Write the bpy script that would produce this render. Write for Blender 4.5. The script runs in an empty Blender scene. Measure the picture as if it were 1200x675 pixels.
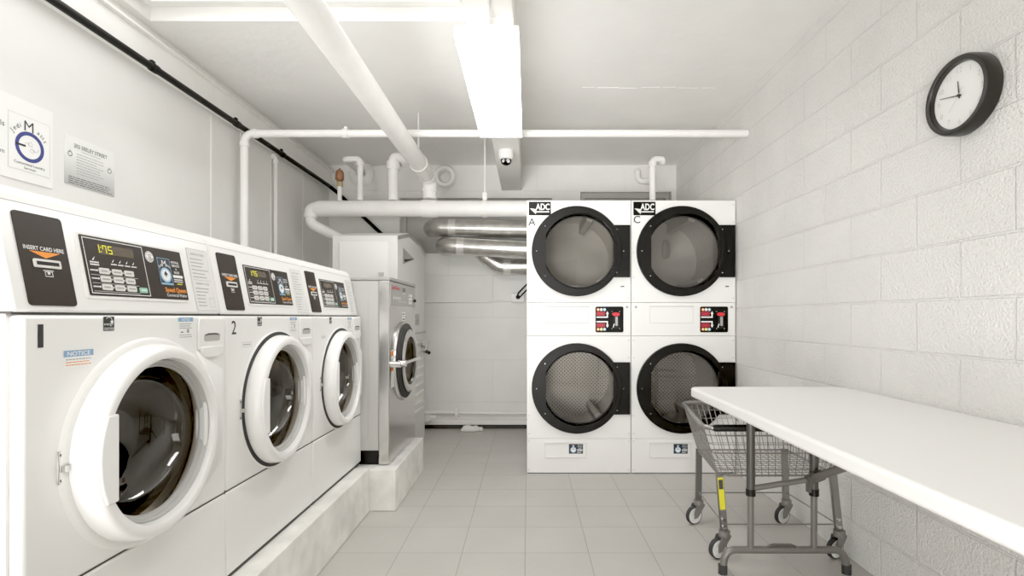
import bpy, math, random
from mathutils import Vector, Matrix
random.seed(7)
PI = math.pi
scene = bpy.context.scene
COL = scene.collection

# ------------------------------------------------------------------ materials
MATS = {}
def newmat(name):
    m = bpy.data.materials.new(name); m.use_nodes = True
    nt = m.node_tree
    for n in list(nt.nodes): nt.nodes.remove(n)
    out = nt.nodes.new('ShaderNodeOutputMaterial')
    return m, nt, out
def plain(name, col, rough=0.5, metal=0.0, spec=0.5, noise=0.0, nscale=20.0, bump=0.0, bscale=60.0, coat=0.0):
    m, nt, out = newmat(name)
    b = nt.nodes.new('ShaderNodeBsdfPrincipled')
    nt.links.new(b.outputs[0], out.inputs[0])
    b.inputs['Base Color'].default_value = (*col, 1)
    b.inputs['Roughness'].default_value = rough
    b.inputs['Metallic'].default_value = metal
    b.inputs['Specular IOR Level'].default_value = spec
    b.inputs['Coat Weight'].default_value = coat
    tc = nt.nodes.new('ShaderNodeNewGeometry')
    if noise > 0:
        n = nt.nodes.new('ShaderNodeTexNoise'); n.inputs['Scale'].default_value = nscale; n.inputs['Detail'].default_value = 4
        nt.links.new(tc.outputs['Position'], n.inputs['Vector'])
        r = nt.nodes.new('ShaderNodeMapRange')
        r.inputs['From Min'].default_value = 0.3; r.inputs['From Max'].default_value = 0.7
        r.inputs['To Min'].default_value = 1 - noise; r.inputs['To Max'].default_value = 1 + noise * 0.4
        nt.links.new(n.outputs[0], r.inputs[0])
        mx = nt.nodes.new('ShaderNodeVectorMath'); mx.operation = 'SCALE'
        mx.inputs[0].default_value = col
        nt.links.new(r.outputs[0], mx.inputs['Scale'])
        nt.links.new(mx.outputs[0], b.inputs['Base Color'])
    if bump > 0:
        n2 = nt.nodes.new('ShaderNodeTexNoise'); n2.inputs['Scale'].default_value = bscale; n2.inputs['Detail'].default_value = 3
        nt.links.new(tc.outputs['Position'], n2.inputs['Vector'])
        bp = nt.nodes.new('ShaderNodeBump'); bp.inputs['Strength'].default_value = bump; bp.inputs['Distance'].default_value = 0.01
        nt.links.new(n2.outputs[0], bp.inputs['Height'])
        nt.links.new(bp.outputs[0], b.inputs['Normal'])
    MATS[name] = m
    return m
def emis(name, col, strength):
    m, nt, out = newmat(name)
    e = nt.nodes.new('ShaderNodeEmission'); e.inputs[0].default_value = (*col, 1); e.inputs[1].default_value = strength
    nt.links.new(e.outputs[0], out.inputs[0]); MATS[name] = m
    return m
def glassmat(name, tint, ior=1.5, rough=0.03, base=0.08):
    m, nt, out = newmat(name)
    t = nt.nodes.new('ShaderNodeBsdfTransparent'); t.inputs[0].default_value = (*tint, 1)
    g = nt.nodes.new('ShaderNodeBsdfGlossy'); g.inputs['Roughness'].default_value = rough
    g.inputs[0].default_value = (0.95, 0.93, 0.9, 1)
    f = nt.nodes.new('ShaderNodeLayerWeight'); f.inputs['Blend'].default_value = 0.5
    pw = nt.nodes.new('ShaderNodeMath'); pw.operation = 'POWER'; pw.inputs[1].default_value = 4.0
    nt.links.new(f.outputs['Facing'], pw.inputs[0])
    a = nt.nodes.new('ShaderNodeMath'); a.operation = 'MULTIPLY_ADD'; a.use_clamp = True; a.inputs[1].default_value = 0.9; a.inputs[2].default_value = base
    nt.links.new(pw.outputs[0], a.inputs[0])
    mx = nt.nodes.new('ShaderNodeMixShader')
    nt.links.new(a.outputs[0], mx.inputs[0]); nt.links.new(t.outputs[0], mx.inputs[1]); nt.links.new(g.outputs[0], mx.inputs[2])
    nt.links.new(mx.outputs[0], out.inputs[0]); MATS[name] = m
    return m
def blockwall(name, col, axis, bw, bh, off, zoff, mortar, jstr, grain, gscale, offs=0.5, jdark=0.9, noise=0.05):
    """painted masonry: brick-texture joints and grain as bump on world position"""
    m, nt, out = newmat(name)
    L = nt.links.new
    b = nt.nodes.new('ShaderNodeBsdfPrincipled'); L(b.outputs[0], out.inputs[0])
    b.inputs['Roughness'].default_value = 0.55; b.inputs['Specular IOR Level'].default_value = 0.3
    g = nt.nodes.new('ShaderNodeNewGeometry')
    s = nt.nodes.new('ShaderNodeSeparateXYZ'); L(g.outputs['Position'], s.inputs[0])
    c = nt.nodes.new('ShaderNodeCombineXYZ')
    def addn(sock, v):
        a = nt.nodes.new('ShaderNodeMath'); a.operation = 'ADD'; a.inputs[1].default_value = v
        L(sock, a.inputs[0]); return a.outputs[0]
    a0, a1 = axis
    L(addn(s.outputs[a0], off), c.inputs[0]); L(addn(s.outputs[a1], zoff), c.inputs[1])
    # wobble the joints a little
    nw = nt.nodes.new('ShaderNodeTexNoise'); nw.inputs['Scale'].default_value = 6; L(g.outputs['Position'], nw.inputs['Vector'])
    vs = nt.nodes.new('ShaderNodeVectorMath'); vs.operation = 'SCALE'; vs.inputs['Scale'].default_value = 0.008 if jstr > 0.3 else 0.0
    L(nw.outputs['Color'], vs.inputs[0])
    va = nt.nodes.new('ShaderNodeVectorMath'); va.operation = 'ADD'; L(c.outputs[0], va.inputs[0]); L(vs.outputs[0], va.inputs[1])
    br = nt.nodes.new('ShaderNodeTexBrick'); br.offset = offs; br.squash = 1.0
    br.inputs['Scale'].default_value = 1.0; br.inputs['Brick Width'].default_value = bw; br.inputs['Row Height'].default_value = bh
    br.inputs['Mortar Size'].default_value = mortar; br.inputs['Mortar Smooth'].default_value = 0.4; br.inputs['Bias'].default_value = 0
    br.inputs['Color1'].default_value = (*[x * (1 - noise) for x in col], 1)
    br.inputs['Color2'].default_value = (*[min(1, x * (1 + noise * .4)) for x in col], 1)
    br.inputs['Mortar'].default_value = (*[x * jdark for x in col], 1)
    L(va.outputs[0], br.inputs['Vector'])
    n1 = nt.nodes.new('ShaderNodeTexNoise'); n1.inputs['Scale'].default_value = 3; n1.inputs['Detail'].default_value = 5
    L(g.outputs['Position'], n1.inputs['Vector'])
    mr = nt.nodes.new('ShaderNodeMapRange'); mr.inputs['From Min'].default_value = .3; mr.inputs['From Max'].default_value = .7
    mr.inputs['To Min'].default_value = 0.94; mr.inputs['To Max'].default_value = 1.02; L(n1.outputs[0], mr.inputs[0])
    sc = nt.nodes.new('ShaderNodeVectorMath'); sc.operation = 'SCALE'; L(br.outputs['Color'], sc.inputs[0]); L(mr.outputs[0], sc.inputs['Scale'])
    L(sc.outputs[0], b.inputs['Base Color'])
    n2 = nt.nodes.new('ShaderNodeTexNoise'); n2.inputs['Scale'].default_value = gscale; n2.inputs['Detail'].default_value = 4; n2.inputs['Roughness'].default_value = .6
    L(g.outputs['Position'], n2.inputs['Vector'])
    h = nt.nodes.new('ShaderNodeMath'); h.operation = 'MULTIPLY'; h.inputs[1].default_value = grain; L(n2.outputs[0], h.inputs[0])
    j = nt.nodes.new('ShaderNodeMath'); j.operation = 'MULTIPLY_ADD'; j.inputs[1].default_value = -jstr
    L(br.outputs['Fac'], j.inputs[0]); L(h.outputs[0], j.inputs[2])
    bp = nt.nodes.new('ShaderNodeBump'); bp.inputs['Strength'].default_value = 0.7; bp.inputs['Distance'].default_value = 0.018
    L(j.outputs[0], bp.inputs['Height']); L(bp.outputs[0], b.inputs['Normal'])
    MATS[name] = m
    return m
def perforated(name, col, dark, scale, size):
    m, nt, out = newmat(name); L = nt.links.new
    b = nt.nodes.new('ShaderNodeBsdfPrincipled'); L(b.outputs[0], out.inputs[0])
    b.inputs['Metallic'].default_value = 0.55; b.inputs['Roughness'].default_value = 0.38
    g = nt.nodes.new('ShaderNodeTexCoord')
    v = nt.nodes.new('ShaderNodeTexVoronoi'); v.inputs['Scale'].default_value = scale; v.inputs['Randomness'].default_value = 0.0
    mp = nt.nodes.new('ShaderNodeMapping'); mp.inputs['Rotation'].default_value = (0.0, 0.0, 0.78)
    L(g.outputs['UV'], mp.inputs['Vector']); L(mp.outputs[0], v.inputs['Vector'])
    r = nt.nodes.new('ShaderNodeMath'); r.operation = 'LESS_THAN'; r.inputs[1].default_value = size; L(v.outputs['Distance'], r.inputs[0])
    mx = nt.nodes.new('ShaderNodeMix'); mx.data_type = 'RGBA'
    mx.inputs[6].default_value = (*col, 1); mx.inputs[7].default_value = (*dark, 1)
    L(r.outputs[0], mx.inputs[0]); L(mx.outputs[2], b.inputs['Base Color']); MATS[name] = m
    return m
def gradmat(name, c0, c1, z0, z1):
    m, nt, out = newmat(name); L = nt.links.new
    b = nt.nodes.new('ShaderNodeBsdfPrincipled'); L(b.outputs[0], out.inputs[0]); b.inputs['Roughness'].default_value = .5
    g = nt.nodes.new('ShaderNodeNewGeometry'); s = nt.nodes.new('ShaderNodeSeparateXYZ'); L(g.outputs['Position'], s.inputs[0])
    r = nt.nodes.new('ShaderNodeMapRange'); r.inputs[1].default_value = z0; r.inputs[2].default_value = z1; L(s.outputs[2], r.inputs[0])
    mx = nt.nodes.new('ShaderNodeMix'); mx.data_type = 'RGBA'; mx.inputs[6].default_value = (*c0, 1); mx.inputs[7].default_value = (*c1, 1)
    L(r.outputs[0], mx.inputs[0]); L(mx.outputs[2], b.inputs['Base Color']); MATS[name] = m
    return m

W = (0.86, 0.85, 0.82)
plain('enamel', (0.83, 0.825, 0.805), 0.28, noise=0.015, nscale=3, spec=0.5)
plain('enamel_satin', (0.86, 0.855, 0.835), 0.38)
plain('door_plastic', (0.85, 0.845, 0.83), 0.25)
plain('seam_dark', (0.05, 0.047, 0.042), 0.6)
plain('panel_brown', (0.026, 0.019, 0.014), 0.45, spec=0.25)
plain('black_gloss', (0.004, 0.004, 0.0035), 0.35, spec=0.2)
plain('black_matte', (0.009, 0.0085, 0.008), 0.5, spec=0.3)
plain('ring_black', (0.006, 0.0055, 0.005), 0.42, spec=0.22)
plain('rubber', (0.03, 0.03, 0.03), 0.7)
plain('ink', (0.02, 0.02, 0.02), 0.6)
plain('ink_soft', (0.3, 0.3, 0.3), 0.6)
plain('print_white', (0.85, 0.85, 0.83), 0.5)
plain('paper', (0.74, 0.74, 0.72), 0.6)
plain('label_white', (0.84, 0.84, 0.82), 0.5)
plain('label_blue', (0.2, 0.36, 0.55), 0.5)
plain('logo_blue', (0.03, 0.04, 0.2), 0.45)
plain('sticker_blue', (0.3, 0.55, 0.75), 0.45)
plain('sticker_navy', (0.01, 0.015, 0.03), 0.4)
plain('orange', (0.85, 0.26, 0.02), 0.5)
plain('red', (0.6, 0.02, 0.03), 0.4)
plain('red_dark', (0.28, 0.01, 0.03), 0.4)
plain('yellow', (0.75, 0.68, 0.03), 0.5)
plain('green_key', (0.25, 0.55, 0.4), 0.5)
plain('key_white', (0.72, 0.7, 0.66), 0.45)
plain('lcd', (0.09, 0.07, 0.045), 0.25)
emis('digit_glow', (0.85, 0.8, 0.05), 1.3)
plain('steel', (0.62, 0.61, 0.59), 0.22, metal=1.0, noise=0.05, nscale=8)
plain('steel_brushed', (0.60, 0.59, 0.57), 0.3, metal=0.9, noise=0.04, nscale=6)
plain('steel_side', (0.50, 0.495, 0.475), 0.4, metal=0.15)
plain('steel_lid', (0.40, 0.395, 0.38), 0.35, metal=0.5)
plain('chrome', (0.72, 0.71, 0.69), 0.12, metal=1.0)
plain('wire', (0.28, 0.27, 0.255), 0.3, metal=0.7)
plain('galvanised', (0.62, 0.605, 0.575), 0.3, metal=0.9, noise=0.2, nscale=14, bump=0.12, bscale=9)
plain('foil_tape', (0.78, 0.77, 0.74), 0.35, metal=0.6, bump=0.4, bscale=70)
plain('drum_steel', (0.42, 0.38, 0.33), 0.24, metal=1.0)
plain('seal_grey', (0.09, 0.083, 0.075), 0.22)
plain('drum_back', (0.26, 0.235, 0.20), 0.3, metal=0.9)
perforated('drum_perforated', (0.46, 0.445, 0.42), (0.11, 0.10, 0.09), 46.0, 0.28)
plain('drum_light', (0.40, 0.39, 0.37), 0.4, metal=0.4)
glassmat('washer_glass', (0.74, 0.69, 0.62), 1.5, 0.015, 0.08)
glassmat('dryer_glass', (0.80, 0.78, 0.75), 1.5, 0.02, 0.07)
glassmat('clear_glass', (0.98, 0.98, 0.98), 1.45, 0.02, 0.01)
plain('paint_pipe', (0.86, 0.85, 0.83), 0.42, noise=0.04, nscale=9, bump=0.08, bscale=40)
plain('paint_wrap', (0.83, 0.82, 0.795), 0.55, noise=0.05, nscale=7, bump=0.15, bscale=30)
plain('paint_white', W, 0.5, noise=0.04, nscale=5, bump=0.1, bscale=40)
plain('paint_grey', (0.46, 0.45, 0.425), 0.55, noise=0.05, nscale=5)
plain('ceiling_paint', (0.85, 0.842, 0.82), 0.6, noise=0.05, nscale=2.2, bump=0.25, bscale=14)
plain('plaster', (0.81, 0.80, 0.775), 0.5, noise=0.06, nscale=1.8, bump=0.18, bscale=10)
plain('plinth_paint', (0.86, 0.85, 0.81), 0.55, noise=0.2, nscale=7, bump=0.5, bscale=12)
plain('copper', (0.36, 0.17, 0.10), 0.45, metal=0.6, noise=0.2, nscale=60)
plain('brass', (0.45, 0.36, 0.2), 0.45, metal=0.6)
plain('table_plastic', (0.80, 0.795, 0.78), 0.42, bump=0.05, bscale=120)
plain('leg_grey', (0.17, 0.163, 0.15), 0.38, metal=0.35)
plain('leg_dark', (0.10, 0.097, 0.09), 0.4, metal=0.3)
plain('dial', (0.87, 0.87, 0.85), 0.4)
plain('dial_mark', (0.62, 0.6, 0.57), 0.5)
plain('clock_black', (0.014, 0.012, 0.010), 0.33, spec=0.35)
plain('door_paint', (0.35, 0.34, 0.32), 0.5)
emis('diffuser', (1.0, 0.99, 0.97), 17.0)
emis('diffuser_side_fill', (1.0, 0.99, 0.97), 5.0)  # lens sides made to glow, added to brighten the ceiling
plain('cabinet_paint', (0.72, 0.715, 0.69), 0.42)
plain('leg_upper', (0.07, 0.067, 0.062), 0.4, metal=0.3)
plain('edge_shade', (0.52, 0.51, 0.49), 0.5)  # painted shading at the dryer plate edges; also grey cabinet roof edging
emis('diffuser_recess', (1.0, 0.99, 0.97), 2.8)
blockwall('block_right', (0.86, 0.85, 0.825), (1, 2), 0.406, 0.2032, 0.02, 0.0192 - 0.2032 * 0, 0.006, 0.75, 1.0, 95, jdark=0.97, noise=0.012)
blockwall('block_back', (0.81, 0.80, 0.775), (0, 2), 0.9, 0.43, 0.35, 0.16, 0.003, 0.2, 0.12, 20, jdark=0.96, noise=0.01)
blockwall('floor_tile', (0.50, 0.478, 0.445), (0, 1), 0.304, 0.304, 0.01, -0.036 + 0.304, 0.0022, 0.25, 0.05, 30, offs=0.0, jdark=0.7, noise=0.03)
MATS['floor_tile'].node_tree.nodes['Principled BSDF'].inputs['Roughness'].default_value = 0.42
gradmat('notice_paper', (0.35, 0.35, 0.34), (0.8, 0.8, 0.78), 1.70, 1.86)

# ------------------------------------------------------------------ mesh builder
class Frame:
    def __init__(s, O, U, V):
        s.O = Vector(O); s.U = Vector(U).normalized(); s.V = Vector(V).normalized(); s.N = s.U.cross(s.V).normalized()
    def p(s, u, v, w=0.0):
        return s.O + s.U * u + s.V * v + s.N * w
def axis_frame(O, axis):
    a = Vector(axis).normalized()
    r = Vector((0, 0, 1)) if abs(a.z) < 0.9 else Vector((1, 0, 0))
    u = r.cross(a).normalized(); v = a.cross(u)
    return Frame(O, u, v)   # N = a

TEXT_CACHE = {}
def text_geo(s, bold=0.0):
    k = (s, bold)
    if k in TEXT_CACHE: return TEXT_CACHE[k]
    cu = bpy.data.curves.new('tmp_text', 'FONT'); cu.body = s; cu.size = 1.0; cu.resolution_u = 3; cu.offset = bold
    ob = bpy.data.objects.new('tmp_text', cu); COL.objects.link(ob)
    dg = bpy.context.evaluated_depsgraph_get(); dg.update()
    me = bpy.data.meshes.new_from_object(ob.evaluated_get(dg))
    vs = [(v.co.x, v.co.y) for v in me.vertices]; fs = [tuple(p.vertices) for p in me.polygons]
    bpy.data.meshes.remove(me); bpy.data.objects.remove(ob); bpy.data.curves.remove(cu)
    TEXT_CACHE[k] = (vs, fs)
    return TEXT_CACHE[k]

class MB:
    def __init__(s): s.v = []; s.f = []; s.m = []; s.mats = []; s.uv = {}
    def mi(s, mat):
        if mat not in s.mats: s.mats.append(mat)
        return s.mats.index(mat)
    def add(s, vs, fs, mat, flip=False):
        o = len(s.v); s.v += [Vector(p) for p in vs]; k = s.mi(mat)
        for f in fs:
            f = [i + o for i in f]
            s.f.append(f[::-1] if flip else f); s.m.append(k)
        return s
    def box(s, x0, x1, y0, y1, z0, z1, mat):
        vs = [(x, y, z) for z in (z0, z1) for y in (y0, y1) for x in (x0, x1)]
        return s.add(vs, [(0, 2, 3, 1), (4, 5, 7, 6), (0, 1, 5, 4), (2, 6, 7, 3), (0, 4, 6, 2), (1, 3, 7, 5)], mat)
    def fbox(s, F, u0, u1, v0, v1, w0, w1, mat):
        vs = [F.p(u, v, w) for w in (w0, w1) for v in (v0, v1) for u in (u0, u1)]
        return s.add(vs, [(0, 2, 3, 1), (4, 5, 7, 6), (0, 1, 5, 4), (2, 6, 7, 3), (0, 4, 6, 2), (1, 3, 7, 5)], mat)
    def rect(s, F, u0, u1, v0, v1, w, mat):
        return s.add([F.p(u0, v0, w), F.p(u1, v0, w), F.p(u1, v1, w), F.p(u0, v1, w)], [(0, 1, 2, 3)], mat)
    def poly(s, F, pts, w, mat):
        return s.add([F.p(u, v, w) for u, v in pts], [tuple(range(len(pts)))], mat)
    def disc(s, F, u, v, r, w, mat, n=24, ry=None):
        ry = ry or r
        return s.poly(F, [(u + r * math.cos(2 * PI * i / n), v + ry * math.sin(2 * PI * i / n)) for i in range(n)], w, mat)
    def annulus(s, F, u, v, r0, r1, w, mat, n=40, a0=0, a1=2 * PI):
        vs = []; full = abs(a1 - a0 - 2 * PI) < 1e-6
        k = n if full else n + 1
        for i in range(k):
            a = a0 + (a1 - a0) * i / n
            vs += [F.p(u + r0 * math.cos(a), v + r0 * math.sin(a), w), F.p(u + r1 * math.cos(a), v + r1 * math.sin(a), w)]
        fs = []
        for i in range(n):
            j = (i + 1) % k
            fs.append((2 * i, 2 * i + 1, 2 * j + 1, 2 * j))
        return s.add(vs, fs, mat)
    def prism(s, F, pts, w0, w1, mat):
        n = len(pts)
        vs = [F.p(u, v, w0) for u, v in pts] + [F.p(u, v, w1) for u, v in pts]
        fs = [tuple(range(n))[::-1], tuple(range(n, 2 * n))] + [(i, (i + 1) % n, n + (i + 1) % n, n + i) for i in range(n)]
        return s.add(vs, fs, mat)
    def rrect(s, F, u0, u1, v0, v1, r, w0, w1, mat, n=5):
        pts = []
        for cx, cy, a in ((u1 - r, v1 - r, 0), (u0 + r, v1 - r, 90), (u0 + r, v0 + r, 180), (u1 - r, v0 + r, 270)):
            for i in range(n + 1):
                t = math.radians(a + 90 * i / n); pts.append((cx + r * math.cos(t), cy + r * math.sin(t)))
        return s.prism(F, pts, w0, w1, mat)
    def frame_rect(s, F, u0, u1, v0, v1, t, w, mat):
        s.rect(F, u0, u1, v0, v0 + t, w, mat); s.rect(F, u0, u1, v1 - t, v1, w, mat)
        s.rect(F, u0, u0 + t, v0 + t, v1 - t, w, mat); s.rect(F, u1 - t, u1, v0 + t, v1 - t, w, mat)
        return s
    def lathe(s, F, prof, mat, n=48, closed=True, u=0, v=0):
        """profile of (r, w) revolved about F.N through (u, v)"""
        m = len(prof); vs = []
        for i in range(n):
            a = 2 * PI * i / n
            for r, w in prof: vs.append(F.p(u + r * math.cos(a), v + r * math.sin(a), w))
        fs = []
        for i in range(n):
            j = (i + 1) % n
            for k in range(m if closed else m - 1):
                q = (k + 1) % m
                f = (i * m + k, j * m + k, j * m + q, i * m + q)
                fs.append(f)
        return s.add(vs, fs, mat)
    def cyl(s, p0, p1, r, mat, n=20, r1=None):
        p0 = Vector(p0); p1 = Vector(p1); d = p1 - p0; F = axis_frame(p0, d); L = d.length; r1 = r if r1 is None else r1
        vs = []
        for i in range(n):
            a = 2 * PI * i / n
            vs += [F.p(r * math.cos(a), r * math.sin(a), 0), F.p(r1 * math.cos(a), r1 * math.sin(a), L)]
        fs = [(2 * i, 2 * ((i + 1) % n), 2 * ((i + 1) % n) + 1, 2 * i + 1) for i in range(n)]
        fs += [tuple(2 * i for i in range(n))[::-1], tuple(2 * i + 1 for i in range(n))]
        return s.add(vs, fs, mat)
    def tube(s, path, r, mat, n=14, closed=False, caps=True):
        P = [Vector(p) for p in path]; m = len(P); vs = []; ref = None
        for i in range(m):
            if closed: t = P[(i + 1) % m] - P[i - 1]
            elif i == 0: t = P[1] - P[0]
            elif i == m - 1: t = P[-1] - P[-2]
            else: t = (P[i + 1] - P[i]).normalized() + (P[i] - P[i - 1]).normalized()
            t.normalize()
            if ref is None:
                ref = Vector((0, 0, 1)) if abs(t.z) < 0.9 else Vector((1, 0, 0))
            ref = (ref - t * ref.dot(t)).normalized(); b = t.cross(ref)
            rr = r[i] if isinstance(r, (list, tuple)) else r
            for k in range(n):
                a = 2 * PI * k / n
                vs.append(P[i] + (ref * math.cos(a) + b * math.sin(a)) * rr)
        fs = []
        for i in range(m if closed else m - 1):
            j = (i + 1) % m
            for k in range(n):
                q = (k + 1) % n
                fs.append((i * n + k, i * n + q, j * n + q, j * n + k))
        if caps and not closed:
            fs += [tuple(range(n))[::-1], tuple(range((m - 1) * n, m * n))]
        return s.add(vs, fs, mat)
    def holed(s, F, u0, u1, v0, v1, cu, cv, R, w0, w1, mat, n=64):
        A = [2 * PI * i / n for i in range(n)] + [math.atan2(v - cv, u - cu) % (2 * PI) for u in (u0, u1) for v in (v0, v1)]
        A = sorted(set(round(a, 9) for a in A)); m = len(A); vs = []
        for a in A:
            c, d = math.cos(a), math.sin(a)
            tu = ((u1 - cu) / c if c > 1e-9 else (u0 - cu) / c if c < -1e-9 else 1e9)
            tv = ((v1 - cv) / d if d > 1e-9 else (v0 - cv) / d if d < -1e-9 else 1e9)
            t = min(tu, tv)
            for rr in (R, t):
                for w in (w0, w1): vs.append(F.p(cu + rr * c, cv + rr * d, w))
        fs = []
        for i in range(m):
            a, b = 4 * i, 4 * ((i + 1) % m)
            fs += [(a + 1, a + 3, b + 3, b + 1), (a, b, b + 2, a + 2), (a + 2, b + 2, b + 3, a + 3), (a, a + 1, b + 1, b)]
        return s.add(vs, fs, mat)
    def text(s, F, txt, u, v, size, mat, align='C', w=0.001, bold=0.0, sx=1.0, rot=0.0):
        vs, fs = text_geo(txt, bold)
        if not vs: return s
        x0 = min(p[0] for p in vs); x1 = max(p[0] for p in vs)
        ox = {'C': (x0 + x1) / 2, 'L': x0, 'R': x1}[align]
        c, d = math.cos(rot), math.sin(rot); out = []
        for x, y in vs:
            a = (x - ox) * size * sx; b = y * size
            out.append(F.p(u + a * c - b * d, v + a * d + b * c, w))
        return s.add(out, fs, mat)
    def microtext(s, F, u0, u1, v, h, mat, w=0.001, seed=0, ragged=0.3):
        rr = random.Random(seed); u = u0; end = u1 - (u1 - u0) * ragged * rr.random()
        while u < end:
            l = (u1 - u0) * rr.uniform(0.05, 0.14)
            s.rect(F, u, min(u + l, end), v, v + h, w, mat); u += l + (u1 - u0) * 0.018
        return s
    def rot(s, M):
        s.v = [M @ p for p in s.v]; return s
    def build(s, name, parent=None, bevel=0.0, seg=2, smooth=40, origin=None):
        me = bpy.data.meshes.new(name)
        o = origin if origin is not None else (WORLD[parent.name] if parent else Vector((0, 0, 0)))
        o = Vector(o)
        me.from_pydata([p - o for p in s.v], [], s.f)
        for m in s.mats: me.materials.append(MATS[m])
        me.polygons.foreach_set('material_index', s.m)
        if s.uv:
            uvl = me.uv_layers.new(name='UVMap')
            for li, l in enumerate(me.loops):
                uvl.data[li].uv = s.uv.get(l.vertex_index, (0, 0))
        me.validate(); me.update()
        if smooth:
            me.shade_smooth(); me.set_sharp_from_angle(angle=math.radians(smooth))
        ob = bpy.data.objects.new(name, me); COL.objects.link(ob)
        if parent: ob.parent = parent
        else: ob.location = o
        WORLD[ob.name] = o
        if bevel:
            b = ob.modifiers.new('bevel', 'BEVEL'); b.width = bevel; b.segments = seg; b.limit_method = 'ANGLE'
            b.angle_limit = math.radians(50); b.harden_normals = False
        return ob
WORLD = {}
def fillet(path, rad, seg=6):
    P = [Vector(p) for p in path]; out = [P[0]]
    for i in range(1, len(P) - 1):
        a, b, c = P[i - 1], P[i], P[i + 1]
        d1 = (a - b).normalized(); d2 = (c - b).normalized()
        ang = d1.angle(d2); r = rad[i - 1] if isinstance(rad, (list, tuple)) else rad
        t = min(r / math.tan(ang / 2), (a - b).length * .49, (c - b).length * .49); r = t * math.tan(ang / 2)
        ctr = b + (d1 + d2).normalized() * (r / math.sin(ang / 2))
        s0 = b + d1 * t - ctr; s1 = b + d2 * t - ctr
        for k in range(seg + 1):
            f = k / seg
            q = s0.normalized().slerp(s1.normalized(), f)
            out.append(ctr + q * r)
    out.append(P[-1])
    return out
def tag(o, label, cat, group=None):
    o['label'] = label; o['category'] = cat
    if group: o['group'] = group
    return o
def thing(name, label, cat, loc, group=None):
    o = bpy.data.objects.new(name, None); o.empty_display_size = 0.1; COL.objects.link(o); o.location = loc
    WORLD[o.name] = Vector(loc)
    return tag(o, label, cat, group)
def struct(mb, name, **k):
    o = mb.build(name, **k); o['kind'] = 'structure'; return o
def copy_tree(o, parent=None):
    c = o.copy(); COL.objects.link(c); c.parent = parent
    WORLD[c.name] = WORLD[o.name].copy()
    for ch in list(o.children): copy_tree(ch, c)
    return c

# ------------------------------------------------------------------ room shell
XL, XR, YB, YF, ZC = -2.02, 1.515, 5.24, -1.7, 2.68
struct(MB().box(XL - .1, XR + .1, YF - .1, YB + .3, -.1, 0, 'floor_tile'), 'floor')
struct(MB().box(XR, XR + .12, YF - .1, YB + .3, 0, ZC + .2, 'block_right'), 'wall_right')
struct(MB().box(XL - .12, XL, YF - .1, YB + .3, 0, ZC + .2, 'plaster'), 'wall_left')
struct(MB().box(XL, XR, YF - .12, YF, 0, ZC + .2, 'plaster'), 'wall_front')
# back wall with two recessed, blocked-up windows
def grid_wall(cuts_a, cuts_b, holes, put):
    for i in range(len(cuts_a) - 1):
        for j in range(len(cuts_b) - 1):
            ca = (cuts_a[i] + cuts_a[i + 1]) / 2; cb = (cuts_b[j] + cuts_b[j + 1]) / 2
            if any(h[0] < ca < h[1] and h[2] < cb < h[3] for h in holes): continue
            put(cuts_a[i], cuts_a[i + 1], cuts_b[j], cuts_b[j + 1])
H1 = (-1.30, 0.25, 1.782, 2.347); H2 = (0.54, 1.47, 1.60, 2.41)
mb = MB()
grid_wall([XL, H1[0], H1[1], H2[0], H2[1], XR], [0, H2[2], H1[2], H1[3], H2[3], ZC + .2], [H1, H2],
          lambda a, b, c, d: mb.box(a, b, YB, YB + .16, c, d, 'block_back'))
struct(mb, 'wall_back', smooth=0)
for i, h in enumerate((H1, H2)):
    m2 = MB().box(h[0], h[1], YB + .11, YB + .15, h[2], h[3], 'paint_grey')
    m2.box(h[0] + .01, h[1] - .01, YB + .07, YB + .11, h[3] - .05, h[3], 'paint_grey')
    m2.box(h[0], h[0] + .05, YB + .07, YB + .11, h[2], h[3] - .05, 'paint_grey')
    m2.box(h[1] - .05, h[1], YB + .07, YB + .11, h[2], h[3] - .05, 'paint_grey')
    struct(m2, 'window_%d' % (i + 1))
# ceiling with a shallow recess on the left
RC = (-1.97, -0.30, 0.2, 2.69)
mb = MB()
grid_wall([XL, RC[0], RC[1], XR], [YF, RC[2], RC[3], YB + .16], [RC], lambda a, b, c, d: mb.box(a, b, c, d, ZC, ZC + .12, 'ceiling_paint'))
mb.box(RC[0], RC[1], RC[2], RC[3], ZC + .075, ZC + .12, 'ceiling_paint')
struct(mb, 'ceiling', smooth=0)
struct(MB().box(-.262, -.060, YF, YB, 2.420, ZC, 'paint_white'), 'trim_1', bevel=.006)           # ceiling beam
mb = MB()                                                                                         # steel beam along the left wall
mb.box(XL, XL + .030, YF, YB, 2.455, 2.600, 'paint_white').box(XL, XL + .055, YF, YB, 2.600, 2.612, 'paint_white').box(XL, XL + .045, YF, YB, 2.44, 2.455, 'paint_white')
struct(mb, 'trim_2')
# panel joint strips on the left wall
mb = MB()
for y in (3.28, 3.62, 4.05, 4.62): mb.box(XL, XL + .003, y, y + .02, .3, 2.44, 'paint_white')
struct(mb, 'trim_3')
# concrete plinths
mb = MB().box(XL, -.918, -.6, 2.995, 0, .254, 'plinth_paint').box(-1.0, -.914, -.6, 2.995, .0, .007, 'paint_grey')
o = struct(mb, 'concrete_plinth', bevel=.014, seg=3)
mb = MB().box(XL, -.768, 2.997, 3.80, 0, .243, 'plinth_paint').box(-.9, -.7645, 2.9955, 3.80, .0, .006, 'paint_grey')
struct(mb, 'concrete_plinth', bevel=.016, seg=3)
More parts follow.
